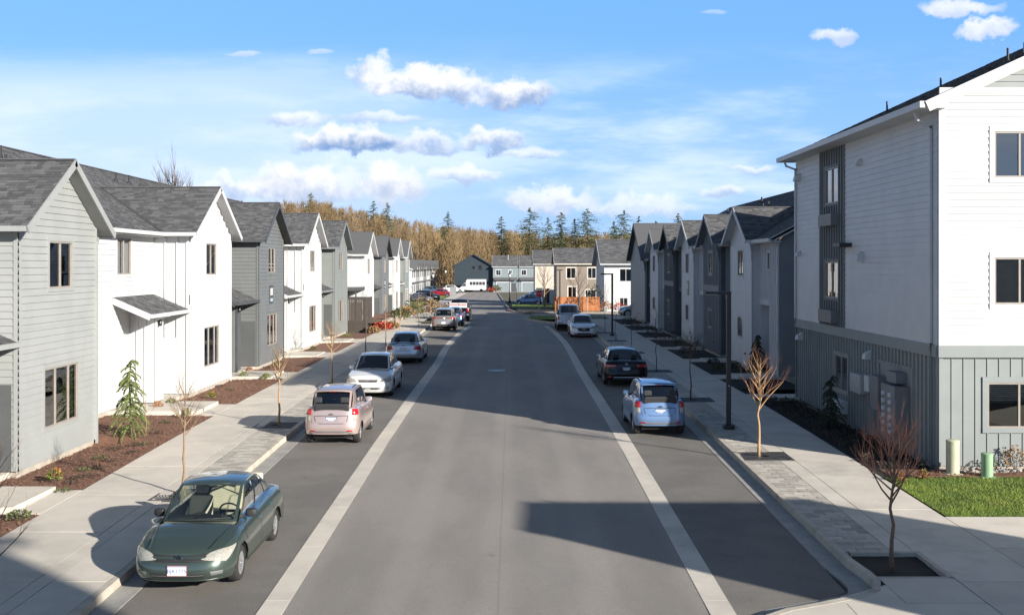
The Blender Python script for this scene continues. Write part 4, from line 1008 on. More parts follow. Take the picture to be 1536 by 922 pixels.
def lamp_classic(x, y, label, hgt=4.4):
    r = empty('street_lamp', (x, y, zr(y) + .05), label=label, cat='street lamp', group='classic lantern lamps')
    m = MB(); m.lathe([(.2, 0), (.2, .3), (.12, .4), (.09, .9), (.06, 1.1), (.05, hgt - .7), (.09, hgt - .62)], 12); m.build('pole', BLK, r, smooth=True)
    m = MB(); m.lathe([(.10, hgt - .6), (.2, hgt - .3), (.17, hgt - .1)], 10); m.build('lantern', mat('lamp_globe', (.6, .6, .55), None, .3), r, smooth=True)
    m = MB(); m.lathe([(.24, hgt - .1), (.16, hgt + .02), (.03, hgt + .12)], 10); m.build('cap', BLK, r)
lamp_classic(-.35, 158, 'black lantern lamp on the far right-hand pavement before the pale blue houses')
lamp_classic(-10.9, 147, 'black lantern lamp behind the shrubs at the far left')
lamp_classic(-12.4, 199, 'farthest lantern lamp, beside the red car', 5.0)
def sign(x, y, label, kind, hgt=2.3):
    r = empty('road_sign', (x, y, zr(y) + .1), label=label, cat='road sign'); yy = -.04
    m = MB(); m.lathe([(.03, -.1), (.03, hgt + .35)], 8); m.build('pole', STEEL, r)
    if kind == 'stop':
        for rr, mm, d in ((.38, WHITE, .0), (.35, mat('stop_red', (.55, .01, .015), None, .5), -.006)):
            m = MB(); pts = [(rr * math.cos(R_(22.5 + 45 * i)), yy + d, hgt + rr * math.sin(R_(22.5 + 45 * i))) for i in range(8)]
            m.prism(pts, (0, .004, 0)); o = m.build('sign_border' if d == 0 else 'sign_face', mm, r)
        textmesh('STOP', .27, WHITE, r, (0, yy - .008, hgt), (R_(90), 0, 0))
        m = MB(); m.box(-.3, .3, -.02, -.01, hgt + .42, hgt + .56); m.build('street_name_plate', mat('plate_grey', (.5, .52, .5), None, .5), r)
    elif kind == 'back':
        m = MB(); m.box(-.3, .3, yy, yy + .01, hgt - .5, hgt + .4); m.build('sign_plate', STEEL, r)
    else:
        m = MB(); m.box(-.04, .02, -.3, .3, hgt - .3, hgt + .3); m.build('sign_plate', WHITE, r)
sign(2.65, 104, 'red octagonal stop sign at the junction in front of the fence', 'stop', 2.15)
sign(-5.5, 99.5, 'grey back of a rectangular sign on a thin pole above the dark pickup', 'back', 2.5)
sign(.55, 131, 'plain white sign post at the far corner, seen edge on', 'edge', 2.2)
def pedestal(x, y, rad, h, m, label):
    r = empty('utility_pedestal', (x, y, zr(y) + .1), label=label, cat='utility pedestal')
    q = MB(); q.lathe([(rad, .0), (rad, h - .05), (rad * 1.04, h - .05), (rad * 1.04, h), (rad * .9, h + .015)], 24); q.build('body', m, r, autos=40)
    q = MB(); q.box(-rad * 1.25, rad * 1.25, -rad * 1.1, rad * .9, -.05, .06); q.build('base', m, r, bevel=.01)
pedestal(10.72, 25.95, .155, .85, mat('pedestal_beige', (.50, .49, .33), None, .5), 'tall beige cylindrical utility pedestal at the corner of the white building')
pedestal(11.4, 25.6, .135, .6, mat('pedestal_green', (.27, .42, .24), None, .5), 'shorter green cylindrical utility pedestal beside the beige one')
m_ = MB()
for i in range(260):
    x, y = U(10.75, 15.5), U(26.0, 26.42); r = U(.03, .075); z = zr(y) + .16
    q = [Vector((math.cos(a) * r * U(.8, 1.2), math.sin(a) * r * U(.7, 1.1), 0)) + Vector((x, y, z)) for a in (0, 1.25, 2.5, 3.8, 5.0)]; tp = Vector((x, y, z + r * .7))
    m_.add(q + [tp], [(0, 1, 5), (1, 2, 5), (2, 3, 5), (3, 4, 5), (4, 0, 5)], U(0, 1))
st_ = m_.build('river_stones', mat('river_stone', (.38, .36, .33), (.22, .21, .2), .8, 9, tint=.5), kind='stuff'); tag(st_, 'small grey river stones in front of the apartment building wall', 'stones')
# tree grates
def grate(x, y, label):
    r = empty('tree_grate', (x, y, zr(y) + .13), label=label, cat='tree grate', group='square iron tree grates')
    m = MB(); m.box(-.61, .61, -.61, .61, -.08, -.02); m.build('soil', MULCD, r)
    m = MB()
    for a, b, c, d in ((-.61, .61, -.61, -.56), (-.61, .61, .56, .61), (-.61, -.56, -.56, .56), (.56, .61, -.56, .56)): m.box(a, b, c, d, -.02, .022)
    m.build('rim', GRATE, r)
    m = MB()
    for k in range(9):
        r0 = .14 + k * .062; n = 28; vs = []
        for i in range(n + 1):
            a = 2 * math.pi * i / n
            for q in (r0, r0 + .036):
                c_, s_ = math.cos(a), math.sin(a); lim = .57 / max(abs(c_), abs(s_)); qq = min(q, lim); vs.append((c_ * qq, s_ * qq, .018 + q * .001))
        m.add(vs, [(2 * i, 2 * i + 1, 2 * i + 3, 2 * i + 2) for i in range(n)])
    for i in range(8):
        a = i * math.pi / 4 + .2; m.beam((.14 * math.cos(a), .14 * math.sin(a), .014), (.56 * math.cos(a), .56 * math.sin(a), .014), (0, 0, 1), .03, .012)
    m.build('slotted_plate', GRATE, r)
lw = ['nearest', 'second', 'third', 'fourth', 'fifth', 'sixth']
for i, y in enumerate(RT): grate(6.64, y, f'square iron tree grate on the right sidewalk, {lw[i]} from the camera')
for i, y in enumerate(LT): grate(-7.31, y, f'square iron tree grate on the left sidewalk, {lw[i]} from the camera')
# ================================================================== VEHICLES
def cint(pts):
    def f(x):
        if x <= pts[0][0]: return pts[0][1]
        for (a, p), (b, q) in zip(pts, pts[1:]):
            if x <= b:
                t = (x - a) / (b - a); t = t * t * (3 - 2 * t) * .5 + t * .5; return p + (q - p) * t
        return pts[-1][1]
    return f
def paint(name, c, flake=.0, rough=.32, metal=.35):
    return mat('paint_' + name, c, tuple(x * .97 for x in c), rough, 2, 0, metal=metal, coat=1., spec=.5)
TYRE = mat('tyre_rubber', (.022, .022, .023), (.03, .028, .026), .85, 20)
RIM = mat('alloy_rim', (.55, .55, .56), None, .3, metal=.7)
DRIM = mat('dark_alloy_rim', (.12, .12, .125), None, .35, metal=.6)
PLAS = mat('black_plastic', (.02, .02, .022), None, .6)
UNDER = mat('underbody', (.012, .012, .012), None, .9)
LENSR = mat('red_lens', (.45, .012, .018), (.35, .01, .015), .15, 40, coat=1)
LENSC = mat('clear_lens', (.40, .38, .33), (.24, .235, .21), .12, 60, coat=1)
LENSO = mat('amber_lens', (.75, .22, .02), None, .2, coat=1)
CHROME = mat('chrome', (.75, .75, .77), None, .12, metal=1)
CGLASS = glass('car_glass', (.32, .37, .37), .45)
CGLIGHT = glass('clear_car_glass', (.74, .79, .77), .5)
TINT = glass('tinted_glass', (.045, .052, .056), .9)
SEATB = mat('seat_beige', (.62, .56, .40), (.54, .49, .36), .9, 6); SEATG = mat('seat_grey', (.035, .035, .038), None, .9); DASH = mat('dash_dark', (.05, .052, .05), None, .8)
PLATE = mat('plate_white', (.72, .73, .74), None, .5); PLATEB = mat('plate_blue', (.05, .10, .30), None, .5)
class Car:
    def __init__(s, label, cat, S, group='parked cars'):
        s.S = S; s.h = empty('car' if cat != 'pickup truck' else 'pickup_truck', (0, 0, 0), label=label, cat=cat, group=group)
        L, Wd = S['L'], S['W'] / 2; s.F = L / 2; s.R = -L / 2; s.W = Wd
        s.wf, s.wr = s.F - S['fo'], s.R + S['ro']; s.rw = S['wheel']
        s.nf, s.nrr = S.get('nf', 3.2), S.get('nr', 4.5); s.af, s.ar = S.get('af', .95), S.get('ar', .7)
        s.top = cint(S['top'])                      # shoulder / hood edge height by y
        # outline: list of (x, y, wfront, wrear), from front centre along the right side to the rear centre
        o = []; n = 16
        for i in range(n + 1):
            a = math.pi / 2 * i / n; o.append((Wd * math.sin(a) ** (2 / s.nf), s.F - s.af + s.af * math.cos(a) ** (2 / s.nf), math.cos(a) ** .5 if i < n else 0, 0))
        y0, y1 = s.F - s.af, s.R + s.ar; m = 58
        for i in range(1, m):
            y = y0 + (y1 - y0) * i / m; o.append((Wd * (1), y, 0, 0))
        for i in range(n + 1):
            a = math.pi / 2 * (1 - i / n); o.append((Wd * math.sin(a) ** (2 / s.nrr), s.R + s.ar - s.ar * math.cos(a) ** (2 / s.nrr), 0, math.cos(a) ** .5 if i else 0))
        s.o = o; s.al = [0]
        for a, b in zip(o, o[1:]): s.al.append(s.al[-1] + math.hypot(a[0] - b[0], a[1] - b[1]))
        s.vs = [0, .06, .16, .3, .45, .6, .74, .86, .95, 1.]
        s.body()
    def zb(s, x, y):
        z = s.S.get('sill', .2)
        if y > s.F - .5: z = s.S.get('fb', .2)
        if y < s.R + .5: z = s.S.get('rb', .26)
        if abs(x) > s.W * .55:
            for yw in (s.wf, s.wr):
                R = s.rw + .055; d = abs(y - yw)
                if d < R: z = max(z, s.rw + math.sqrt(R * R - d * d))
        return z
    def ins(s, v, wf, wr):
        S = s.S
        fi = cint(S.get('fprof', [(0, .10), (.12, .03), (.35, 0), (.6, .015), (.8, .05), (1, .13)]))(v)
        ri = cint(S.get('rprof', [(0, .10), (.12, .02), (.4, 0), (.55, .02), (.62, .05), (.9, .06), (1, .10)]))(v)
        si = cint(S.get('sprof', [(0, .05), (.1, .02), (.35, .0), (.62, .004), (.8, .03), (.92, .06), (1, .11)]))(v)
        return si, fi, ri
    def pt(s, i, v, off=0):
        i = max(0, min(len(s.o) - 1, i)); k = int(i); k2 = min(k + 1, len(s.o) - 1); t = i - k
        A, B = s.o[k], s.o[k2]; x, y, wf, wr = [A[j] + (B[j] - A[j]) * t for j in range(4)]
        zb, zt = s.zb(x, y), s.top(y); zt = max(zt, zb + .02)
        z = zb + (zt - zb) * v
        vv = max(0, min(1, (z - .2) / max(.1, zt - .2)))
        si, fi, ri = s.ins(vv, wf, wr)
        dx, dy = B[0] - A[0], B[1] - A[1]; l = math.hypot(dx, dy) or 1; nx, ny = -dy / l, dx / l
        X = x * (1 - si / s.W); Y = y - wf * fi + wr * ri
        return Vector((X + nx * off, Y + ny * off, z))
    def body(s):
        S = s.S; mb = MB(); N = len(s.o); M = len(s.vs); G = [[s.pt(i, v) for v in s.vs] for i in range(N)]
        for sg in (1, -1):
            vs = [(p.x * sg, p.y, p.z) for row in G for p in row]
            fs = []
            for i in range(N - 1):
                for j in range(M - 1):
                    f = (i * M + j, i * M + j + 1, (i + 1) * M + j + 1, (i + 1) * M + j); fs.append(f if sg > 0 else f[::-1])
            mb.add(vs, fs)
        # top caps
        ya, yd = S['cowl'], S['deck']; K = 10; cr = S.get('crown', .05); zt_ = S.get('hoodrise', None)
        def cap(idx, closed):
            rows = []
            for i in idx:
                e = G[i][-1]; row = []
                for k in range(2 * K + 1):
                    t = k / K - 1; c = cr * (1 - abs(t) ** 2.6) * min(1, e.x / (s.W * .7)); row.append((e.x * t, e.y, e.z + c))
                rows.append(row)
            w = 2 * K + 1; mb.add([p for r in rows for p in r], [(a * w + b, a * w + b + 1, (a + 1) * w + b + 1, (a + 1) * w + b) for a in range(len(rows) - 1) for b in range(2 * K)])
        fi = [i for i in range(1, N - 1) if G[i][-1].y > ya - .02]; ri = [i for i in range(1, N - 1) if G[i][-1].y < yd + .02]
        s.fi, s.ri = fi, ri
        cap([0] + fi if True else fi, 1); cap(ri + [N - 1], 1)
        if S.get('kind') != 'pickup':
            mid = [i for i in range(1, N - 1) if yd - .05 < G[i][-1].y < ya + .05]
            for sg in (1, -1):                      # shoulder shelf beside the glasshouse
                vs = []
                for i in mid:
                    e = G[i][-1]; vs += [(e.x * sg, e.y, e.z), ((e.x - .09) * sg, e.y, e.z + .012)]
                mb.add(vs, [(2 * k, 2 * k + 1, 2 * k + 3, 2 * k + 2) if sg < 0 else (2 * k, 2 * k + 2, 2 * k + 3, 2 * k + 1) for k in range(len(mid) - 1)])
        s.P = S['paint']; s.bo = mb.build('body', s.P, s.h, autos=50); s.G = G
        # underbody, liners
        m = MB(); m.box(-s.W + .26, s.W - .26, s.R + .25, s.F - .25, .17, .46)
        m.box(-s.W + .1, s.W - .1, s.wr + s.rw + .1, s.wf - s.rw - .1, .2, .46); m.build('underbody', UNDER, s.h)
        m = MB()
        for yw in (s.wf, s.wr):
            for sg in (1, -1):
                vs = []; R = s.rw + .05
                for k in range(13):
                    a = math.pi * k / 12
                    for x in (s.W - .03, s.W - .3): vs.append((sg * x, yw + R * math.cos(a), s.rw + R * math.sin(a)))
                m.add(vs, [(2 * k, 2 * k + 1, 2 * k + 3, 2 * k + 2) for k in range(12)])
                m.add([(sg * (s.W - .3), yw + R * math.cos(math.pi * k / 12), s.rw + R * math.sin(math.pi * k / 12)) for k in range(13)], [tuple(range(13))])
        m.build('wheel_liner', UNDER, s.h)
        s.wheels(); s.cabin(); s.seams()
    def wheels(s):
        r = s.rw; w = .1; sp = s.S.get('spokes', 5); rim_m = s.S.get('rim', RIM)
        for yw in (s.wf, s.wr):
            for sg in (1, -1):
                c = Vector((sg * (s.W - w - .035), yw, r))
                m = MB(); ir = r * .66
                m.lathe([(ir, -w), (r * .9, -w), (r * .975, -w * .8), (r, -w * .5), (r, w * .5), (r * .975, w * .8), (r * .9, w), (ir, w), (ir, w * .6), (ir, -w)], 30, tuple(c), 'x', False)
                t = m.build('wheel', TYRE, s.h, autos=35)
                m = MB(); m.lathe([(ir, w * .9), (ir * .93, w * .86), (ir * .9, w * .3), (.001, w * .2)], 26, (c.x, c.y, c.z), 'x', False)
                if sg < 0: m.v = [(2 * c.x - p[0], p[1], p[2]) for p in m.v]
                for k in range(sp):
                    a = 2 * math.pi * k / sp + .3; d = Vector((0, math.cos(a), math.sin(a))); e = Vector((0, -math.sin(a), math.cos(a))); ww = ir * (.16 if sp < 7 else .1)
                    x0, x1 = c.x + sg * w * .35, c.x + sg * w * .82; q = []
                    for x in (x0, x1):
                        for (rr, k2) in ((ir * .12, -1.2), (ir * .95, -1), (ir * .95, 1), (ir * .12, 1.2)): q.append(Vector((x, c.y, c.z)) + d * rr + e * ww * k2 * .6)
                    m.hexa(q)
                m.lathe([(ir * .22, -.001), (ir * .2, .012), (.001, .014)], 14, (c.x + sg * w * .82, c.y, c.z), 'x', False)
                m.build('rim', rim_m, t, autos=40)
                m = MB(); m.lathe([(.001, 0), (ir * .88, 0)], 20, (c.x + sg * w * .25, c.y, c.z), 'x', False); m.build('brake_disc', UNDER, t)
    def cabin(s):
        S = s.S; zr_ = S['H']; yb, yc = S['roof']; rw = S['roofw'] / 2; ya, yd = S['cowl'], S['deck']; cr = S.get('crown', .05)
        ea, ed = s.atY(ya), s.atY(yd)
        bw = lambda y: s.edge(y) - .085
        zt = lambda y: s.top(y) + .012
        hx = S.get('wsw', .12)      # how far the windscreen base corner lies behind its centre
        Al, Al2 = Vector((bw(ya - hx) - .02, ya - hx, zt(ya - hx))), Vector((rw - .02, yb - .03, zr_ - .035))
        Dl, Dl2 = Vector((bw(yd + .08) - S.get('rin', .04), yd + .06, zt(yd + .06))), Vector((rw - .04, yc + .02, zr_ - .05))
        roofm = MB(); body = MB()
        def patch(c00, c10, c11, c01, bul, gx, gy, cells, mbf, glasses):
            def P(u, v): return c00.lerp(c10, u).lerp(c01.lerp(c11, u), v) + bul(u, v)
            vs = [P(u, v) for v in gy for u in gx]; n = len(gx)
            for j in range(len(gy) - 1):
                for i in range(n - 1):
                    f = (j * n + i, j * n + i + 1, (j + 1) * n + i + 1, (j + 1) * n + i)
                    um, vm = (gx[i] + gx[i + 1]) / 2, (gy[j] + gy[j + 1]) / 2
                    tgt = cells(um, vm); mb = mbf if tgt is None else glasses[tgt]
                    mb.add([vs[a] for a in f], [(0, 1, 2, 3)])
        def grid(br, nsub):
            g_ = [0.]
            for a, b in zip([0] + br, br + [1]):
                k = max(1, round((b - a) * nsub)); g_ += [a + (b - a) * i / k for i in range(1, k + 1)]
            return g_
        # windscreen (seen from the front: left to right = +x to -x)
        mir = lambda p: Vector((-p.x, p.y, p.z))
        ws = MB(); mx, my = .045, .06
        bulf = lambda u, v: Vector((0, hx * (1 - (2 * u - 1) ** 2), 0)) * (1 - v * .55) + Vector((0, 0, cr * .9 * (1 - (2 * u - 1) ** 2) * (1 - v) + .03 * v * (1 - (2 * u - 1) ** 2)))
        patch(Al, mir(Al), mir(Al2), Al2, bulf, grid([mx, 1 - mx], 14), grid([.05, .95], 6), lambda u, v: 0 if mx < u < 1 - mx and .05 < v < .95 else None, body, [ws])
        s.gl = S.get('glass', CGLASS)
        ws.build('windscreen', S.get('wsglass', s.gl), s.h, smooth=True)
        # rear window
        rwn = MB(); m2 = S.get('rmx', .08); rb0 = S.get('rwlow', .06)
        bulr = lambda u, v: Vector((0, -.09 * (1 - (2 * u - 1) ** 2), cr * .5 * (1 - (2 * u - 1) ** 2) * (1 - v) + .03 * v * (1 - (2 * u - 1) ** 2)))
        patch(mir(Dl), Dl, Dl2, mir(Dl2), bulr, grid([m2, 1 - m2], 14), grid([rb0, .94], 6), lambda u, v: 0 if m2 < u < 1 - m2 and rb0 < v < .94 else None, body, [rwn])
        s.bulr = bulr; s.Dl, s.Dl2 = Dl, Dl2
        rwn.build('rear_window', S.get('rglass', s.gl), s.h, smooth=True)
        # roof
        def P(u, v): # u across, v from front to back
            x = rw - .02 if True else 0; a = Al2.lerp(Dl2, v); hb = .045 * (1 - (2 * v - 1) ** 2)
            c = 1 - abs(2 * u - 1) ** 2.4
            return Vector(((1 - 2 * u) * a.x, a.y + (bulf(u, 1).y * (1 - v) + bulr(u, 1).y * v), a.z + .0 + hb + (.045 + .0) * c * (1 if 0 < v < 1 else .67)))
        gx, gy = grid([], 18), grid([], 14); n = len(gx)
        roofm.add([P(u, v) for v in gy for u in gx], [(j * n + i, (j + 1) * n + i, (j + 1) * n + i + 1, j * n + i + 1) for j in range(len(gy) - 1) for i in range(n - 1)])
        roofm.build('roof', S.get('roofpaint', s.P), s.h, smooth=True)
        # sides
        wins = S['wins']; br = sorted([w for q in wins for w in q])
        vlo, vhi = .05, .9
        for sg in (1, -1):
            gl_ = [MB() for _ in wins]; fr_ = MB()
            a, d, d2, a2 = [Vector((p.x * sg, p.y, p.z)) for p in (Al, Dl, Dl2, Al2)]
            def buls(u, v, sg=sg):
                yy = a.y + (d.y - a.y) * u; ex = (bw(yy) - (abs(a.x) + (abs(d.x) - abs(a.x)) * u)) * (1 - v); hb = .045 * (1 - (2 * u - 1) ** 2) * v
                return Vector((sg * (ex + .03 * math.sin(math.pi * v) + .03 * v * 4 * u * (1 - u) * .5), 0, hb + (zt(yy) - (a.z + (d.z - a.z) * u)) * (1 - v)))
            def cells(u, v):
                if not vlo < v < vhi: return None
                for k, (p, q) in enumerate(wins):
                    if p < u < q: return k
                return None
            args = (a, d, d2, a2) if sg > 0 else (d, a, a2, d2)
            if sg > 0: patch(a, d, d2, a2, buls, grid(br, 18), grid([vlo, vhi], 6), cells, fr_, gl_)
            else:
                g2 = [1 - q for q in grid(br, 18)][::-1]
                patch(d, a, a2, d2, lambda u, v: buls(1 - u, v), g2, grid([vlo, vhi], 6), lambda u, v: cells(1 - u, v), fr_, gl_)
            body.v += [(p[0], p[1], p[2]) for p in []]
            n0 = len(body.v); body.v += fr_.v; body.f += [[i + n0 for i in f] for f in fr_.f]; body.t += fr_.t
            for q in gl_: q.build('side_window', s.gl, s.h, smooth=True)
            # dark pillar covers between the doors
            for k in range(len(wins) - 1):
                uu0, uu1 = wins[k][1], wins[k + 1][0]
                m = MB(); vs = []
                for j in range(7):
                    v = vlo + (vhi - vlo) * j / 6
                    for u in (uu0, uu1):
                        q = a.lerp(d, u).lerp(a2.lerp(d2, u), v) + buls(u, v) + Vector((sg * .004, 0, .001)); vs.append(q)
                m.add(vs, [(2 * i, 2 * i + 1, 2 * i + 3, 2 * i + 2) for i in range(6)]); m.build('pillar_cover', PLAS, s.h)
        body.build('pillars', S.get('roofpaint', s.P) if not S.get('blackpillar') else PLAS, s.h, smooth=True)
        # interior
        sm = S.get('seat', SEATG); bz = s.top(0) ; m = MB(); m.box(-s.W + .2, s.W - .2, yd + .1, ya - .3, .44, .5); m.build('cabin_floor', DASH, s.h)
        m = MB(); y = ya - .35; m.hexa([(-s.W + .2, y - .22, bz - .25), (s.W - .2, y - .22, bz - .25), (s.W - .2, ya + .05, bz - .3), (-s.W + .2, ya + .05, bz - .3), (-s.W + .2, y - .2, bz + .02), (s.W - .2, y - .2, bz + .02), (s.W - .24, ya, bz - .03), (-s.W + .24, ya, bz - .03)]); m.build('dashboard', S.get('dash', DASH), s.h, bevel=.04)
        zt2 = zr_
        for yy, wd in ((ya - 1.35, .5), ((yd + max(ya - 2.35, yd + .15)) / 2 if S.get('kind') != 'pickup' else None, 1.15)):
            if yy is None: continue
            for sg in ((1, -1) if wd < 1 else (0,)):
                st_ = MB(); cx = sg * .36
                st_.hexa([(cx - wd / 2, yy, .5), (cx + wd / 2, yy, .5), (cx + wd / 2, yy + .5, .5), (cx - wd / 2, yy + .5, .5), (cx - wd / 2, yy, .62), (cx + wd / 2, yy, .62), (cx + wd / 2, yy + .5, .66), (cx - wd / 2, yy + .5, .66)])
                st_.hexa([(cx - wd / 2, yy - .06, .6), (cx + wd / 2, yy - .06, .6), (cx + wd / 2, yy + .1, .6), (cx - wd / 2, yy + .1, .6), (cx - wd / 2.4, yy - .26, zt2 - .36), (cx + wd / 2.4, yy - .26, zt2 - .36), (cx + wd / 2.4, yy - .14, zt2 - .36), (cx - wd / 2.4, yy - .14, zt2 - .36)])
                o = st_.build('seat', sm, s.h, bevel=.05)
                for hx_ in ((cx,) if wd < 1 else (-.38, .38)):
                    hm = MB(); hm.box(hx_ - .12, hx_ + .12, yy - .27, yy - .16, zt2 - .33, zt2 - .17); hm.build('headrest', sm, o, bevel=.04)
        m = MB(); cx, cy, cz = -.36, ya - .78, bz + .02; pts = []
        for k in range(17):
            a = 2 * math.pi * k / 16; pts.append((cx + .18 * math.cos(a), cy + .09 * math.sin(a), cz + .155 * math.sin(a)))
        m.tube(pts, .016, 6, False); m.beam((cx - .17, cy, cz), (cx + .17, cy, cz), (0, .5, 1), .05, .03); m.build('steering_wheel', PLAS, s.h)
        # mirrors
        for sg in (1, -1):
            m = MB(); y = ya - hx - .34; x0 = bw(y) + .05; z = zt(y) + .07; mw = S.get('mirw', .19)
            vs = []; sec = [(-.5, -.4), (.5, -.5), (.55, .3), (.25, .5), (-.45, .45)]
            for t, sc in ((0, .45), (.12, .9), (.75, 1.), (1, .6)):
                for (a, b) in sec: vs.append((sg * (x0 + mw * t), y + a * .11 * sc - .02 * t, z + b * .15 * sc))
            fs = [(k * 5 + i, k * 5 + (i + 1) % 5, (k + 1) * 5 + (i + 1) % 5, (k + 1) * 5 + i) for k in range(3) for i in range(5)] + [(4, 3, 2, 1, 0), (15, 16, 17, 18, 19)]
            m.add(vs, fs if sg > 0 else [f[::-1] for f in fs]); mo = m.build('wing_mirror', S.get('mirror', s.P), s.h, bevel=.012, smooth=True)
            m = MB(); m.box(min(sg * (x0 + .03), sg * (x0 + mw - .02)), max(sg * (x0 + .03), sg * (x0 + mw - .02)), y - .065, y - .058, z - .05, z + .05); m.build('mirror_glass', CHROME, mo)
            m = MB(); m.tube([(sg * (x0 - .08), y + .03, z - .08), (sg * (x0 + .03), y, z - .03)], .025, 6); m.build('mirror_arm', PLAS, mo)
        # wipers
        if S.get('wipers', True):
            m = MB()
            for (xa, xb) in ((.1, .62), (-.55, .02)):
                pts = []
                for t in (0, .5, 1):
                    x = xa + (xb - xa) * t; u = .5 - x / (2 * Al.x); q = Al.lerp(mir(Al), u).lerp(Al2.lerp(mir(Al2), u), .03 + .05 * (1 - t)) + bulf(u, .05); pts.append(q + Vector((0, .02, .012)))
                m.tube(pts, .009, 5)
            m.build('wipers', PLAS, s.h)
    def atY(s, y): return min(range(len(s.o)), key=lambda i: abs(s.o[i][1] - y))
    def edge(s, y):
        i0 = 17
        return s.pt(min(range(10, len(s.o) - 10), key=lambda i: abs(s.o[i][1] - y)), 1.).x
    def S_(s, end, p, z, off=.006):
        sg = 1 if p >= 0 else -1; p = abs(p); al = s.al; tot = al[-1]; q = p if end == 'F' else tot - p
        i = 0
        while i < len(al) - 2 and al[i + 1] < q: i += 1
        t = (q - al[i]) / max(1e-6, al[i + 1] - al[i]); k = i + max(0, min(1, t)); x = s.o[i][0]; y = s.o[i][1] + (s.o[min(i + 1, len(s.o) - 1)][1] - s.o[i][1]) * t
        zb, zt = s.zb(x, y), s.top(y); v = max(0, min(1, (z - zb) / (zt - zb)))
        P = s.pt(k, v, off); P.z = z if v < 1 else P.z
        return Vector((P.x * sg, P.y, P.z))
    def quad(s, end, c, m, name, off=.008, parent=None, n=6, th=None):
        """c: four (p, z) corners counter-clockwise seen from outside; bilinear patch hugging the body, with a skirt"""
        mb = MB(); vs = []
        for j in range(n + 1):
            for i in range(n + 1):
                u, v = i / n, j / n
                p = (c[0][0] * (1 - u) + c[1][0] * u) * (1 - v) + (c[3][0] * (1 - u) + c[2][0] * u) * v
                z = (c[0][1] * (1 - u) + c[1][1] * u) * (1 - v) + (c[3][1] * (1 - u) + c[2][1] * u) * v
                e = off if 0 < i < n and 0 < j < n else off * .3
                vs.append(s.S_(end, p, z, e))
        mb.add(vs, [(j * (n + 1) + i, j * (n + 1) + i + 1, (j + 1) * (n + 1) + i + 1, (j + 1) * (n + 1) + i) for j in range(n) for i in range(n)])
        return mb.build(name, m, parent or s.h, smooth=True)
    def both(s, end, c, m, name, **k):
        a = s.quad(end, c, m, name, **k); b = s.quad(end, [(-p, z) for p, z in c], m, name, **k); return a, b
    def line(s, end, pts, w, m, name='seam', off=.003):
        for sg in (1, -1):
            mb = MB(); q = []
            for (p, z) in pts: q.append(s.S_(end, sg * p, z, off))
            vs = []
            for i, P in enumerate(q):
                d = (q[min(i + 1, len(q) - 1)] - q[max(0, i - 1)]).normalized(); nn = Vector((sg, 0, 0)) if abs(P.x) > s.W * .9 else Vector((0, 1 if end == 'F' else -1, 0)); t = d.cross(nn).normalized() * w / 2; vs += [P + t, P - t]
            mb.add(vs, [(2 * i, 2 * i + 1, 2 * i + 3, 2 * i + 2) for i in range(len(q) - 1)]); mb.build(name, m, s.h)
    def py(s, y):      # arclength (from the front) of the side point at y
        i = min(range(len(s.o)), key=lambda k: abs(s.o[k][1] - y)); return s.al[i] + (s.o[i][1] - y)
    def seams(s):
        ds = s.S.get('doors', [])
        for y in ds:
            zb, zt = .26, s.top(y) - .01
            s.line('F', [(s.py(y), zb + (zt - zb) * t / 8) for t in range(9)], .012, PLAS, 'door_seam')
        if ds:
            s.line('F', [(s.py(ds[0] + (ds[-1] - ds[0]) * t / 8), .27) for t in range(9)], .02, PLAS, 'sill_seam')
        for y in s.S.get('handles', []):
            for sg in (1, -1):
                P = s.S_('F', sg * s.py(y), s.top(y) - .13, .01); m = MB(); m.box(P.x - .02, P.x + .02, P.y - .09, P.y + .09, P.z - .014, P.z + .014); m.build('door_handle', s.S.get('handlem', s.P), s.h, bevel=.008)
    def plate(s, end, z, txt, w=.30, h=.15, frame=PLAS, blue=False):
        f = 1 if end == 'F' else -1; P = s.S_(end, 0.0, z, .012); y = P.y + f * .006
        m = MB(); m.box(-w / 2 - .012, w / 2 + .012, min(y, y - f * .012), max(y, y - f * .012), z - h / 2 - .012, z + h / 2 + .012); fo = m.build('plate_frame', frame, s.h)
        m = MB(); y2 = y + f * .004; m.box(-w / 2, w / 2, min(y, y2), max(y, y2), z - h / 2, z + h / 2); m.build('licence_plate', PLATE, fo)
        if blue:
            m = MB(); y3 = y2 + f * .0015; m.box(-w / 2, w / 2, min(y2, y3), max(y2, y3), z + h * .3, z + h / 2); m.build('plate_header', mat('plate_header', (.35, .42, .6)), fo)
        if txt: textmesh(txt, h * .62, PLATEB, fo, (0, y2 + f * .002, z - .006), (R_(90), 0, R_(180) if f > 0 else 0), ext=.001)
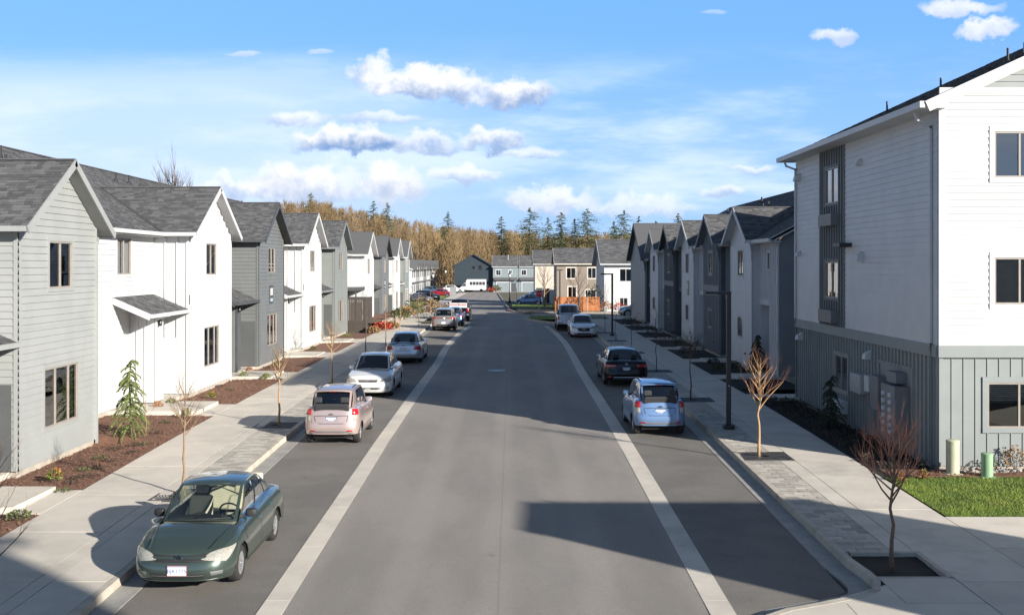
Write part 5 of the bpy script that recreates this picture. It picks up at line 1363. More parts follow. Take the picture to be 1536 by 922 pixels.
    def badge(s, end, z, kind, sz=.06, y_off=.012):
        f = 1 if end == 'F' else -1; P = s.S_(end, 0.0, z, .01); m = MB(); y = P.y + f * y_off
        def ring(rx, rz, t=.006, cz=0):
            m.tube([(rx * math.cos(a), y, z + cz + rz * math.sin(a)) for a in [2 * math.pi * k / 20 for k in range(21)]], t, 5, False)
        if kind == 'h':
            ring(sz * 1.15, sz, .006)
            for sg in (1, -1): m.beam((sg * sz * .45, y, z - sz * .6), (sg * sz * .6, y, z + sz * .6), (1, 0, 0), .012, .02)
            m.beam((-sz * .5, y, z), (sz * .5, y, z), (0, 0, 1), .012, .02)
        elif kind == 'ovals': ring(sz * 1.3, sz * .85); ring(sz * .45, sz * .8, .005); ring(sz * .95, sz * .35, .005, sz * .35)
        elif kind == 'bow':
            m.box(-sz * 1.2, sz * 1.2, y - .004, y + .004, z - sz * .25, z + sz * .25); m.box(-sz * .5, sz * .5, y - .005, y + .005, z - sz * .5, z + sz * .5)
        elif kind == 'wing':
            ring(sz * 1.2, sz); m.tube([(-sz * 1.1, y, z + sz * .1), (-sz * .4, y, z + sz * .3), (0, y, z - sz * .3), (sz * .4, y, z + sz * .3), (sz * 1.1, y, z + sz * .1)], .007, 5)
        elif kind == 'vw':
            ring(sz, sz); m.tube([(-sz * .6, y, z + sz * .7), (-sz * .25, y, z - sz * .7), (0, y, z - sz * .05), (sz * .25, y, z - sz * .7), (sz * .6, y, z + sz * .7)], .006, 5)
            m.tube([(-sz * .3, y, z + sz * .85), (0, y, z + sz * .1), (sz * .3, y, z + sz * .85)], .006, 5)
        else: ring(sz, sz); m.lathe([(.001, 0), (sz * .7, 0)], 16, (0, y, z), 'y')
        m.build('badge', CHROME, s.h)
    def place(s, x, y, rz=0): s.h.location = (x, y, zr(y) + .004); s.h.rotation_euler = (0, 0, rz)
def sedan(**k):
    S = dict(kind='sedan', L=4.45, W=1.72, H=1.42, fo=.86, ro=.97, wheel=.30, cowl=1.05, deck=-1.52, roof=(.22, -.93), roofw=1.14,
             top=[(-2.25, .90), (-1.9, .97), (-1.3, .98), (0, .93), (.9, .90), (1.25, .88), (1.7, .80), (2.05, .70), (2.22, .62)],
             wins=[(.09, .46), (.50, .80), (.82, .90)], doors=[1.05, .02, -1.0], handles=[.14, -.82], hx=.1)
    S.update(k); return S
def hatch(**k):
    S = dict(kind='hatch', L=3.65, W=1.6, H=1.52, fo=.68, ro=.6, wheel=.29, cowl=1.0, deck=-1.66, roof=(.28, -1.32), roofw=1.14, sill=.22, rb=.3,
             top=[(-1.83, 1.0), (-1.7, 1.03), (-1.2, 1.04), (0, .97), (.9, .93), (1.2, .90), (1.5, .80), (1.8, .68)], ar=.6, nr=3.6, rmx=.05, rwlow=.04,
             rprof=[(0, .16), (.12, .04), (.35, 0), (.48, .02), (.58, .06), (.9, .10), (1, .13)], crown=.04,
             wins=[(.09, .42), (.46, .78)], doors=[.95, .0, -.95], handles=[.1])
    S.update(k); return S
def suv(**k):
    S = dict(kind='suv', L=4.45, W=1.84, H=1.64, fo=.86, ro=.9, wheel=.35, cowl=1.12, deck=-2.0, roof=(.35, -1.6), roofw=1.3, sill=.3, rb=.38, fb=.3,
             top=[(-2.23, 1.06), (-1.9, 1.1), (0, 1.06), (1.1, 1.02), (1.7, .98), (2.1, .88), (2.22, .8)], ar=.6, nr=4, rmx=.06,
             wins=[(.09, .42), (.45, .70), (.73, .88)], doors=[1.05, .0, -1.05], handles=[.1, -.9])
    S.update(k); return S
PGREEN = paint('green', (.062, .088, .074), metal=.5, rough=.3); PPINK = paint('rose', (.50, .385, .35), metal=.5, rough=.35); PWHITE = paint('white', (.72, .71, .68), metal=0); PSILV = paint('silver', (.42, .43, .45), metal=.7, rough=.3)
PTAUPE = paint('grey_taupe', (.26, .24, .22), metal=.4); PBLUE = paint('sky_blue', (.15, .25, .43), metal=.3); PBLK = mat('paint_black', (.006, .006, .007), None, .18, 2, spec=.35); PDBLUE = paint('deep_blue', (.05, .12, .22), metal=.4); PRED = paint('red', (.40, .01, .015), metal=.1); PPWHT = paint('pearl', (.76, .76, .76), metal=.1)
# --- green sedan, nose to the camera
c = Car('dark green sedan parked nose towards the camera at the bottom left', 'car', sedan(paint=PGREEN, seat=SEATB, dash=mat('dash_beige', (.16, .16, .12), None, .8), glass=CGLIGHT, mirror=PLAS, spokes=9, hoodrise=1,
    top=[(-2.25, .86), (-1.95, .94), (-1.3, .96), (0, .92), (.9, .89), (1.25, .86), (1.7, .77), (2.05, .68), (2.22, .62)], cowl=1.12, wsw=.16, roof=(.2, -.9), roofw=1.16, handlem=PGREEN))
c.both('F', [(.36, .56), (.80, .50), (1.18, .70), (.62, .67)], LENSC, 'headlight', off=.014)
c.quad('F', [(-.40, .525), (.40, .525), (.46, .575), (-.46, .575)], PLAS, 'grille', off=.012); c.quad('F', [(-.46, .60), (.46, .60), (.50, .635), (-.50, .635)], PLAS, 'grille', off=.01)
c.quad('F', [(-.46, .57), (.46, .57), (.48, .605), (-.48, .605)], PGREEN, 'grille_bar', off=.022)
c.quad('F', [(-.42, .27), (.42, .27), (.46, .36), (-.46, .36)], PLAS, 'air_intake', off=.01); c.quad('F', [(-.42, .305), (.42, .305), (.43, .32), (-.43, .32)], mat('intake_slat', (.10, .11, .10), None, .5), 'intake_bar', off=.018)
c.both('F', [(.54, .30), (.74, .31), (.74, .37), (.52, .37)], mat('fog_surround', (.14, .15, .14), None, .6), 'fog_lamp', off=.01)
c.quad('F', [(-.8, .21), (.8, .21), (.8, .235), (-.8, .235)], PGREEN, 'front_lip', off=.03)
c.plate('F', .40, 'BJR1775', frame=mat('plate_frame_red', (.25, .09, .07), None, .5), blue=True); c.badge('F', .587, 'h', .05, .022)
c.both('R', [(.5, .62), (.80, .62), (.80, .80), (.5, .78)], LENSR, 'tail_light'); c.place(-5.42, 19.48, R_(180))
c.line('F', [(.72, .70), (.75, .78)], .01, PLAS, 'hood_seam')
for sg in (1, -1):
    m_ = MB(); pts = []
    for t in range(9):
        y = 2.06 - t * .11; x = .50 + t * .018; z = c.top(y) + .055 * (1 - (x / c.W) ** 2.6) + .004; pts.append((sg * x, y - .02, z))
    m_.tube(pts, .007, 5); m_.build('hood_crease', PGREEN, c.h)
# --- rose hatchback and its blue twin, tails to the camera
def hatchcar(label, P, x, y, rz, txt):
    c = Car(label, 'car', hatch(paint=P, rglass=TINT, blackpillar=False, seat=SEATG))
    c.both('R', [(.60, .84), (.86, .84), (.92, 1.0), (.66, 1.01)], LENSR, 'tail_light', off=.03); c.both('R', [(.60, .68), (.74, .66), (.84, .835), (.62, .835)], LENSC, 'reverse_light', off=.024)
    c.quad('R', [(-.42, .62), (.42, .62), (.50, .82), (-.50, .82)], P, 'tailgate_recess', off=.014); c.line('R', [(.0, .605), (.3, .605), (.55, .62), (.58, .72)], .012, PLAS, 'tailgate_seam')
    c.line('R', [(.0, .825), (.3, .825), (.50, .82), (.44, .66)], .014, PLAS, 'recess_edge', off=.016)
    c.quad('R', [(-.50, .345), (.50, .345), (.46, .40), (-.46, .40)], mat('bumper_insert', (.16, .15, .15), None, .5), 'bumper_insert', off=.012)
    c.both('R', [(.46, .37), (.62, .38), (.60, .42), (.46, .415)], LENSR, 'reflector', off=.016); c.both('R', [(.50, .29), (.66, .33), (.64, .37), (.50, .345)], mat('bumper_insert', (.16, .15, .15)), 'bumper_corner', off=.014)
    c.plate('R', .715, txt, frame=PLAS, blue=True); c.badge('R', .865, 'bow', .055, .02)
    m_ = MB(); f = 2 * c.Dl.x
    def rp(u, v): return Vector((-c.Dl.x, c.Dl.y, c.Dl.z)).lerp(c.Dl, u).lerp(Vector((-c.Dl2.x, c.Dl2.y, c.Dl2.z)).lerp(c.Dl2, u), v) + c.bulr(u, v)
    m_.tube([rp(.40, .02) + Vector((0, -.03, 0)), rp(.42, .12) + Vector((0, -.03, .01)), rp(.75, .16) + Vector((0, -.03, .01))], .011, 5); m_.build('rear_wiper', PLAS, c.h)
    m_ = MB(); a, b = rp(.41, .955) + Vector((0, -.03, .0)), rp(.59, .955) + Vector((0, -.03, .0)); m_.beam(a, b, (0, 0, 1), .03, .03); m_.build('brake_light', LENSR, c.h)
    m_ = MB(); vs = []; L_ = []
    for i in range(11):
        u = .02 + .96 * i / 10; p = rp(u, .985); L_.append(p)
    for p in L_: vs += [p + Vector((0, .1, .035)), p + Vector((0, -.09, .012)), p + Vector((0, -.08, -.012))]
    m_.add(vs, [(3 * i + k, 3 * i + k + 1, 3 * i + k + 4, 3 * i + k + 3) for i in range(10) for k in range(2)]); m_.build('roof_spoiler', P, c.h, smooth=True)
    c.both('F', [(.42, .62), (.7, .62), (.98, .86), (.6, .78)], LENSC, 'headlight')
    for sg in (1, -1):
        m_ = MB(); m_.tube([(sg * .47, .1 - t * .14, 1.52 + .035 - .004 * (t - 4) ** 2) for t in range(10)], .012, 5); m_.build('roof_rail', PLAS, c.h)
    c.place(x, y, rz)
hatchcar('pale rose hatchback seen from behind, between the green sedan and the white sedan', PPINK, -5.12, 32.02, R_(-.5), 'BKL1187')
hatchcar('sky blue hatchback seen from behind, nearest car on the right side', PBLUE, 4.4, 33.55, R_(.8), 'CBW1001')
# --- white sedan, nose to the camera
c = Car('cream white sedan facing the camera behind the rose hatchback', 'car', sedan(paint=PWHITE, L=4.8, W=1.8, H=1.48, fo=.95, ro=1.12, wheel=.32, cowl=1.2, deck=-1.72, roof=(.36, -1.02), roofw=1.2, doors=[1.15, .1, -.98], handles=[.22, -.8],
    top=[(-2.4, .92), (-2.0, .99), (0, .96), (1.1, .93), (1.6, .87), (2.1, .78), (2.38, .68)]))
c.both('F', [(.42, .60), (.86, .58), (1.22, .80), (.60, .70)], LENSC, 'headlight', off=.014); c.quad('F', [(.92, .60), (1.06, .64), (1.1, .73), (.94, .70)], LENSO, 'indicator', off=.02); c.quad('F', [(-.92, .60), (-1.06, .64), (-1.1, .73), (-.94, .70)], mat('dull_amber', (.45, .25, .10)), 'indicator', off=.02)
c.quad('F', [(-.34, .585), (.34, .585), (.43, .68), (-.43, .68)], mat('grille_chrome', (.16, .15, .14), None, .3, metal=.5), 'grille', off=.012)
c.line('F', [(.0, .60), (.36, .60)], .008, CHROME, 'grille_bar', off=.02); c.line('F', [(.0, .625), (.38, .625)], .008, CHROME, 'grille_bar', off=.02); c.line('F', [(.0, .65), (.4, .65)], .008, CHROME, 'grille_bar', off=.02)
c.quad('F', [(-.48, .31), (.48, .31), (.50, .40), (-.50, .40)], mat('intake_shadow', (.07, .065, .06), None, .7), 'air_intake'); c.line('F', [(.0, .355), (.5, .355)], .02, PWHITE, 'intake_bar', off=.016)
c.both('F', [(.62, .33), (.84, .35), (.84, .42), (.64, .38)], mat('fog_surround_w', (.3, .28, .25)), 'fog_lamp'); c.badge('F', .635, 'ovals', .045, .02)
c.both('R', [(.5, .68), (.84, .68), (.84, .86), (.5, .86)], LENSR, 'tail_light'); c.place(-5.45, 42.65, R_(180))
# --- silver sedan, tail to the camera
def rearsedan(label, P, x, y, S, lights, lm=LENSR, txt='', badge='round', zp=.72, extra=None, rz=0, blue=True):
    c = Car(label, 'car', sedan(paint=P, **S)); c.both('R', lights, lm, 'tail_light', off=.014)
    c.quad('R', [(-.34, zp - .11), (.34, zp - .11), (.40, zp + .1), (-.40, zp + .1)], P, 'plate_recess', off=.008); c.plate('R', zp, txt, blue=blue)
    c.line('R', [(.0, .56), (.4, .56), (.80, .58)], .012, PLAS, 'bumper_seam'); c.badge('R', S.get('bz', .86), badge, .04, .012)
    c.both('F', [(.42, .60), (.86, .58), (1.22, .76), (.60, .68)], LENSC, 'headlight', off=.014)
    if extra: extra(c)
    c.place(x, y, rz); return c
def ex1(c):
    m_ = MB(); m_.tube([(x, -2.30 + .04 * (x / .7) ** 2, 1.035 - .02 * (x / .6) ** 2) for x in [i * .1 - .6 for i in range(13)]], .018, 6); m_.build('boot_spoiler', PLAS, c.h)
    c.quad('R', [(-.7, .27), (.7, .27), (.72, .31), (-.72, .31)], PLAS, 'bumper_lip', off=.012)
rearsedan('silver sedan with dark rear glass seen from behind, ahead of the white sedan', PSILV, -5.5, 56.25, dict(L=4.85, W=1.84, H=1.47, fo=.83, ro=1.14, wheel=.33, cowl=1.3, deck=-1.7, roof=(.42, -.98), roofw=1.2, doors=[1.2, .1, -1.0], handles=[.22, -.85], rglass=TINT, bz=.92,
    top=[(-2.42, .98), (-2.1, 1.02), (-1.3, 1.0), (0, .96), (1.2, .92), (1.8, .84), (2.4, .68)]), [(.52, .72), (.92, .70), (.98, .90), (.60, .90)], txt='', badge='round', extra=ex1, blue=False)
def ex2(c):
    c.quad('R', [(-.52, .36), (.52, .36), (.54, .40), (-.54, .40)], CHROME, 'bumper_trim', off=.012); c.both('R', [(.62, .36), (.80, .37), (.80, .42), (.64, .42)], LENSR, 'reflector')
    c.quad('R', [(-.6, .27), (.6, .27), (.6, .34), (-.6, .34)], PLAS, 'diffuser')
rearsedan('black sedan seen from behind, between the blue hatchback and the lamp further up', PBLK, 4.72, 46.35, dict(L=4.88, W=1.84, H=1.44, fo=.95, ro=1.1, wheel=.34, cowl=1.3, deck=-1.85, roof=(.4, -1.05), roofw=1.18, doors=[1.2, .1, -1.0], handles=[.22, -.85], bz=.93,
    top=[(-2.42, .98), (-2.15, 1.03), (-1.3, 1.01), (0, .96), (1.2, .92), (1.8, .84), (2.4, .68)]), [(.42, .80), (.96, .78), (1.05, .92), (.50, .90)], txt='BFY8342', badge='ovals', extra=ex2)
# --- white sedan right side, nose to the camera
c = Car('white sedan with wide black grille facing the camera on the right side', 'car', sedan(paint=PPWHT, L=4.87, W=1.84, H=1.45, fo=.95, ro=1.09, wheel=.34, cowl=1.25, deck=-1.8, roof=(.35, -1.05), roofw=1.18, doors=[1.2, .1, -1.0], handles=[.22, -.85],
    top=[(-2.42, .95), (-2.1, 1.0), (0, .96), (1.1, .93), (1.6, .88), (2.1, .79), (2.4, .70)]))
c.both('F', [(.46, .64), (.80, .66), (1.2, .78), (.58, .71)], mat('dark_lamp', (.10, .11, .12), None, .15, coat=1), 'headlight', off=.014); c.quad('F', [(-.36, .44), (.36, .44), (.48, .68), (-.48, .68)], PLAS, 'grille', off=.012)
c.line('F', [(.0, .43), (.36, .45), (.5, .62), (.7, .68)], .02, CHROME, 'grille_wing', off=.02); c.quad('F', [(-.66, .24), (.66, .24), (.62, .33), (-.62, .33)], PLAS, 'air_intake'); c.badge('F', .58, 'wing', .07, .022)
c.place(4.9, 75.1, R_(180))
# --- taupe SUV and the blue sedan beyond
c = Car('grey-taupe SUV seen from behind on the far left side', 'car', suv(paint=PTAUPE, spokes=5))
c.both('R', [(.52, .92), (.94, .92), (.96, 1.04), (.55, 1.02)], LENSR, 'tail_light'); c.quad('R', [(-.5, .93), (.5, .93), (.5, 1.0), (-.5, 1.0)], mat('light_bar', (.12, .05, .05), None, .3), 'light_bar', off=.006); c.badge('R', .96, 'vw', .07, .02)
c.plate('R', .62, ''); c.both('R', [(.7, .5), (.9, .5), (.9, .6), (.72, .6)], LENSR, 'reflector'); c.quad('R', [(-.7, .4), (.7, .4), (.72, .5), (-.72, .5)], PLAS, 'bumper_insert'); c.place(-5.15, 82.3)
rearsedan('small deep blue sedan just beyond the taupe SUV', PDBLUE, -4.85, 89.3, dict(L=4.5, W=1.78, H=1.44), [(.5, .74), (.9, .74), (.9, .86), (.6, .88)], txt='', blue=False)
# --- pickups
def pickup(label, P, x, y, cargo=False):
    S = dict(kind='pickup', L=5.6, W=1.95, H=1.88, fo=.95, ro=1.15, wheel=.4, sill=.42, fb=.42, rb=.5, cowl=1.35, deck=-.75, roof=(.75, -.5), roofw=1.45, paint=P, nf=5, nr=8, ar=.3, af=.6, crown=.03, rmx=.07, rwlow=.1,
             top=[(-2.8, 1.2), (0, 1.2), (1.3, 1.18), (2.0, 1.12), (2.7, 1.02)], wins=[(.1, .5), (.55, .9)], doors=[1.2, .2, -.7], handles=[.3, -.6], rprof=[(0, .02), (.3, 0), (.35, .06), (1, .07)], mirw=.26, mirror=PLAS)
    c = Car(label, 'pickup truck', S)
    m_ = MB(); m_.box(-.8, .8, -2.6, -.8, 1.14, 1.19); m_.build('bed_cover', PLAS, c.h); m_ = MB(); m_.box(-.97, .97, -2.95, -2.75, .52, .72); m_.build('bumper', CHROME, c.h, bevel=.03)
    c.both('R', [(.80, .85), (1.0, .85), (1.0, 1.12), (.80, 1.12)], LENSR, 'tail_light'); c.plate('R', .66, ''); c.line('R', [(.0, .80), (.75, .80), (.77, 1.1)], .014, PLAS, 'tailgate_seam')
    c.both('F', [(.6, .75), (.95, .75), (1.0, .98), (.62, .98)], LENSC, 'headlight')
    c.place(x, y); return c
pickup('silver pickup parked just beyond the white sedan on the right', PSILV, 4.35, 82.8)
c = pickup('black pickup with white crates in its bed, farthest vehicle in the left parking lane', PBLK, -4.75, 97.0)
cr_ = empty('cargo_crates', (-4.75, 95.2, zr(95) + 1.2), label='white crates with a red strap riding in the bed of the black pickup', cat='crates')
for k, (a, b) in enumerate(((-.78, -.05), (.0, .75))):
    m_ = MB(); m_.box(a, b, -.9, .6, 0, .42); q = m_.build('crate', PWHITE, cr_, bevel=.02); m_ = MB(); m_.box(a + .02, b - .02, -.93, -.9, .25, .33); m_.build('strap', LENSR, q)
# --- cars further off
def far(label, S, x, y, rz, dz=0):
    c = Car(label, 'car', S, group='cars parked at the far end'); c.both('F', [(.42, .62), (.86, .60), (1.1, .74), (.60, .70)], LENSC, 'headlight'); c.both('R', [(.5, .72), (.84, .72), (.84, .88), (.5, .88)], LENSR, 'tail_light'); c.plate('R', .6, ''); c.place(x, y, R_(rz)); c.h.location.z += dz; return c
far('silver coupe parked side-on behind the shrubs at the far left', sedan(paint=PSILV, L=4.5, W=1.78), -14.2, 165, -125)
far('black SUV behind the silver coupe at the far left', suv(paint=PBLK), -14.0, 176, -115)
far('bright red car at the far left beside the farthest lantern lamp', sedan(paint=PRED), -13.3, 205, -110)
far('white SUV in front of the white bus', suv(paint=PWHITE, L=4.9), -13.2, 240, -90)
far('pale blue car hidden behind the red car at the far left', suv(paint=PBLUE), -16.6, 222, -120)
far('light blue car with mottled reflections, parked on the right beyond the junction', hatch(paint=PBLUE, L=4.0), 2.4, 152, 80)
far('dark navy SUV behind the light blue car beyond the junction', suv(paint=PDBLUE), 3.4, 166, 95)
far('silver SUV parked in the driveway between the right row and the white house', suv(paint=PSILV), 12.6, 104.5, 90)
# --- bus
bus = empty('shuttle_bus', (-8.9, 244, zr(244)), R_(0), label='small white shuttle bus with dark windows parked at the end of the road', cat='bus')
m_ = MB()
m_.prism([(-1.6, -1.1, .5), (3.0, -1.1, .5), (3.0, -1.1, 2.95), (-1.3, -1.1, 2.95), (-1.6, -1.1, 2.6)], (0, 2.2, 0)); m_.prism([(-2.9, -1.0, .5), (-1.6, -1.0, .5), (-1.6, -1.0, 2.2), (-2.0, -1.0, 2.1), (-2.5, -1.0, 1.35), (-2.9, -1.0, 1.2)], (0, 2.0, 0)); m_.build('body', PPWHT, bus, bevel=.06)
for k in range(5):
    m_ = MB(); m_.box(-.75 + k * .72, -.12 + k * .72, -1.12, -1.09, 1.65, 2.4); m_.build('window', DARKIN, bus)
m_ = MB(); m_.prism([(-2.4, -1.02, 1.35), (-1.7, -1.02, 1.35), (-1.7, -1.02, 2.05), (-2.0, -1.02, 2.0)], (0, .02, 0)); m_.build('cab_window', DARKIN, bus)
m_ = MB(); m_.box(-1.45, -.85, -1.125, -1.1, .6, 2.3); m_.build('door', mat('bus_door', (.5, .5, .5)), bus)
for x in (-2.2, 1.9):
    m_ = MB(); m_.lathe([(.001, -.12), (.4, -.1), (.42, 0), (.4, .1), (.001, .12)], 20, (x, -1.0, .42), 'y'); w_ = m_.build('wheel', TYRE, bus)
    m_ = MB(); m_.lathe([(.001, 0), (.22, 0)], 14, (x, -1.13, .42), 'y'); m_.build('rim', RIM, w_)
# ================================================================== VEGETATION
def branchmesh(mb, base, d, L, r, depth, spread, segs=3, up=.25, twig=None, nk=(3, 5)):
    pts = [Vector(base)]; rs = [r]; d = Vector(d).normalized()
    for i in range(segs):
        d = (d + Vector((U(-.16, .16), U(-.16, .16), U(0, up * .5)))).normalized(); pts.append(pts[-1] + d * L / segs); rs.append(r * (1 - .75 * (i + 1) / segs) if depth else r * (1 - .85 * (i + 1) / segs))
    tgt = twig if (twig and depth <= 1) else mb
    tgt.tube(pts, rs, 5 if r > .012 else 3, cap=False, tint=U(.2, .8))
    if depth <= 0: return
    for _ in range(random.randint(*nk)):
        t = U(.25, .98); k = min(segs - 1, int(t * segs)); p = pts[k].lerp(pts[k + 1], t * segs - k)
        a = U(0, 6.28); o = d.orthogonal().normalized(); o.rotate(Matrix.Rotation(a, 3, d))
        nd = (d * U(.7, 1.1) + o * spread * U(.6, 1.2) + Vector((0, 0, up))).normalized()
        branchmesh(mb, p, nd, L * U(.45, .7), rs[k] * .55, depth - 1, spread, 3, up, twig, nk)
def bare_tree(x, y, h, clear, rad, label, barkm=BARK, twigm=BARKR, r0=.028, nb=12, seed=1, z=None, name='young_tree', cat='tree', group='bare young street trees', depth=2, spread=.55, up=.3, dense=(2, 4), lean=0):
    random.seed(seed); z = zr(y) + .15 if z is None else z
    t = empty(name, (x, y, z), label=label, cat=cat, group=group)
    tr = MB(); pts = [Vector((0, 0, -.1))]; n = 9
    for i in range(1, n + 1): pts.append(Vector((U(-.012, .012) * h + lean * i / n, U(-.012, .012) * h, h * .86 * i / n)))
    tr.tube(pts, [r0 * (1.25 - .1 * i if i < 2 else 1.1 - .95 * (i / n) ** 1.3) for i in range(n + 1)], 7); tr.build('trunk', barkm, t, smooth=True)
    cr = MB(); tw = MB()
    for i in range(nb):
        f = (clear / h) + (.84 - clear / h) * (i / nb) ** .9; k = min(n - 1, int(f / .86 * n)); p = pts[k].lerp(pts[k + 1], max(0, min(1, f / .86 * n - k)))
        a = i * 2.4 + U(-.4, .4); L = rad * (1.45 - .75 * (i / nb)) * U(.8, 1.15); d = Vector((math.cos(a), math.sin(a), U(.7, 1.25)))
        branchmesh(cr, p, d, L, r0 * (.55 - .25 * i / nb), depth, spread, 4, up, tw, dense)
    branchmesh(cr, pts[-1], Vector((0, 0, 1)), h * .17, r0 * .2, 1, spread, 3, up, tw)
    cr.build('branches', barkm, t, smooth=True); tw.build('twigs', twigm, t)
    return t
TANB = mat('sunny_bark', (.42, .27, .14), (.30, .19, .10), .8, 30)
bare_tree(6.58, 18.45, 2.8, 1.15, .62, 'bare young tree with reddish twigs standing in the soil pit at the bottom right', mat('brown_bark', (.20, .13, .09), (.14, .09, .06), .85, 30), BARKR, .034, 24, 3, zr(18.4) + .08, depth=2, spread=.5, up=.4, dense=(3, 5))
bare_tree(6.5, 28.1, 2.85, 1.2, .62, 'bare young tree with bright orange twigs right of the near street lamp', TANB, mat('orange_twig', (.60, .30, .16), (.5, .22, .12), .8, 30), .036, 22, 5, dense=(2, 4), spread=.5, up=.4)
bare_tree(6.5, 38.8, 2.6, 1.45, .52, 'shaded bare young tree with dense brown round head beside the blue hatchback', BARKD, BARKD, .028, 16, 7, dense=(4, 6), spread=.7)
for i, (y, h, w) in enumerate(((48.9, 3.4, 'third'), (58.9, 3.6, 'fourth'), (68, 3.2, 'fifth'), (76, 3.4, 'sixth'))):
    bare_tree(6.6, y, h, 1.6, .42, f'slim bare sapling on the shaded right sidewalk, {["just beyond the black sedan", "between the black sedan and the far lamp", "in front of the far street lamp", "just past the far street lamp"][i]}', BARKD, BARKD, .02, 8, 20 + i, depth=1)
bare_tree(-7.3, 23.8, 2.75, 1.3, .5, 'bare young tree rising behind the green sedan', BARK, BARK, .03, 16, 31, dense=(3, 4), up=.2)
bare_tree(-7.2, 32.95, 2.7, 1.25, .45, 'bare young tree on the left sidewalk beside the rose hatchback', TANB, BARK, .034, 15, 35, dense=(3, 5))
bare_tree(-7.35, 43.5, 2.6, 1.3, .55, 'bare young tree with arching orange branches left of the white sedan', TANB, TANB, .036, 14, 38, dense=(2, 4), up=.45)
bare_tree(-7.75, 56.6, 3.6, 1.5, .6, 'thin dark bare tree left of the silver sedan, in shadow at the base', BARKD, BARKD, .03, 12, 41, dense=(2, 4))
for i, (x, y) in enumerate(((-7.6, 64.2), (-8.1, 77.2), (-7.4, 84.5), (-6.9, 90.))): bare_tree(x, y, 3.2, 1.7, .3, 'thin pale staked sapling at the far left sidewalk, ' + ['first past the silver sedan', 'second past the silver sedan', 'beside the taupe SUV', 'beyond the taupe SUV'][i], TANB, BARK, .022, 6, 50 + i, depth=1)
bare_tree(-7.35, 14.4, 3.0, 1.0, .8, 'bare young tree reaching in from the bottom left edge', BARKD, BARKR, .03, 16, 61, dense=(3, 4), up=.2)
bare_tree(-10.6, 30.9, 2.0, .5, .35, 'thin bare sapling in the mulch bed beside the weeping conifer', BARK, BARK, .012, 8, 63, depth=1, z=hzl(-10.6, 30.9))
bare_tree(-22.5, 71, 12.6, 6, 1.6, 'bare grey tree showing above the roofs behind the left block', BARKD, mat('grey_twig', (.20, .16, .14), (.16, .13, .12), .9, 5), .16, 26, 65, .3, 'bare_tree', group='bare background trees', depth=3, spread=.45, up=.5, dense=(4, 6))
bare_tree(7.2, 114.9, 5.0, 1.6, 1.2, 'bare tree with spreading limbs against the orange fence', BARKD, BARKD, .07, 14, 67, name='bare_tree', group='bare background trees')
bare_tree(8.2, 116.2, 4.4, 1.4, .8, 'pale-trunked bare sapling at the right end of the orange fence', mat('pale_bark', (.55, .50, .40), (.4, .37, .3), .8, 8), BARK, .05, 10, 68, name='bare_tree', group='bare background trees')
bare_tree(4.2, 138, 6.2, 1.5, 1.6, 'tall bare tree left of the cream house, its trunk behind the stop sign', BARK, BARK, .1, 16, 69, name='bare_tree', group='bare background trees')
bare_tree(10.1, 114.8, 3.6, 1.2, .8, 'bare sapling in front of the white house beside the orange shrub', BARKD, BARKR, .03, 12, 70, name='bare_tree', group='bare background trees')
random.seed(5)
# ---- leafy shrubs
def leafball(mb, c, rx, rz, n, s, up=.3, shape=1.):
    c = Vector(c)
    for _ in range(n):
        a = U(0, 6.283); ph = math.acos(U(-.4, 1)); k = U(.45, 1) ** .5; lump = 1 + .22 * noise.noise(Vector((math.cos(a) * 2 + c.x, math.sin(a) * 2 + c.y, ph * 2)))
        p = c + Vector((rx * k * lump * math.sin(ph) * math.cos(a), rx * k * lump * math.sin(ph) * math.sin(a), rz * k * lump * math.cos(ph)))
        d = Vector((U(-1, 1), U(-1, 1), U(-1, 1) + up)).normalized(); e = d.orthogonal().normalized(); e.rotate(Matrix.Rotation(U(0, 6.28), 3, d)); l = s * U(.6, 1.3)
        mb.add([p - e * l * .3, p + d * l * .6 - e * 0, p + e * l * .3, p - d * l * .5], [(0, 1, 2, 3)], U(0, 1))
LEAF = {'lime': mat('lime_leaf', (.16, .19, .025), (.10, .14, .02), .7, 20, tint=.5), 'orange': mat('orange_leaf', (.38, .13, .04), (.25, .11, .03), .7, 20, tint=.5), 'olive': mat('olive_leaf', (.085, .10, .03), (.05, .07, .02), .7, 20, tint=.5),
        'dark': mat('dark_leaf', (.028, .036, .02), (.018, .024, .014), .7, 20, tint=.5), 'brown': mat('brown_leaf', (.085, .05, .035), (.05, .03, .022), .8, 20, tint=.5), 'red': mat('red_leaf', (.42, .05, .025), (.28, .04, .02), .7, 20, tint=.5), 'straw': mat('straw_leaf', (.28, .17, .08), (.20, .12, .05), .8, 20, tint=.5)}
def shrub(x, y, rx, rz, kind, label, n=260, s=.05, z=None, group=None, name='shrub', kind2=None):
    z = (hzl(x, y) if x < 0 else hzr(x, y)) if z is None else z
    t = empty(name, (x, y, z), label=label, cat='shrub', group=group)
    m = MB()
    for k in range(6):
        a = U(0, 6.28); m.tube([(0, 0, -.03), (rx * .3 * math.cos(a), rx * .3 * math.sin(a), rz * .6), (rx * .6 * math.cos(a), rx * .6 * math.sin(a), rz * 1.1)], [.008, .006, .002], 4, False)
    m.build('stems', BARKD, t); m = MB(); leafball(m, (0, 0, rz * .55), rx, rz * .75, n, s); m.build('foliage', LEAF[kind], t)
    if kind2: m = MB(); leafball(m, (rx * .2, 0, rz * .8), rx * .7, rz * .55, n // 2, s); m.build('tips', LEAF[kind2], t)
    return t
def at(px, py, x=None, H=5.0):
    Y = H * 1600 / (py - 397); return ((px - 768) / 1600 * Y, Y)
def sl(px, py, rx, rz, kind, label, **k): x, y = at(px, py, H=k.pop('H', 5.0)); return shrub(x, y, rx, rz, kind, label, **k)
g1 = 'small colourful shrubs in the left mulch beds'
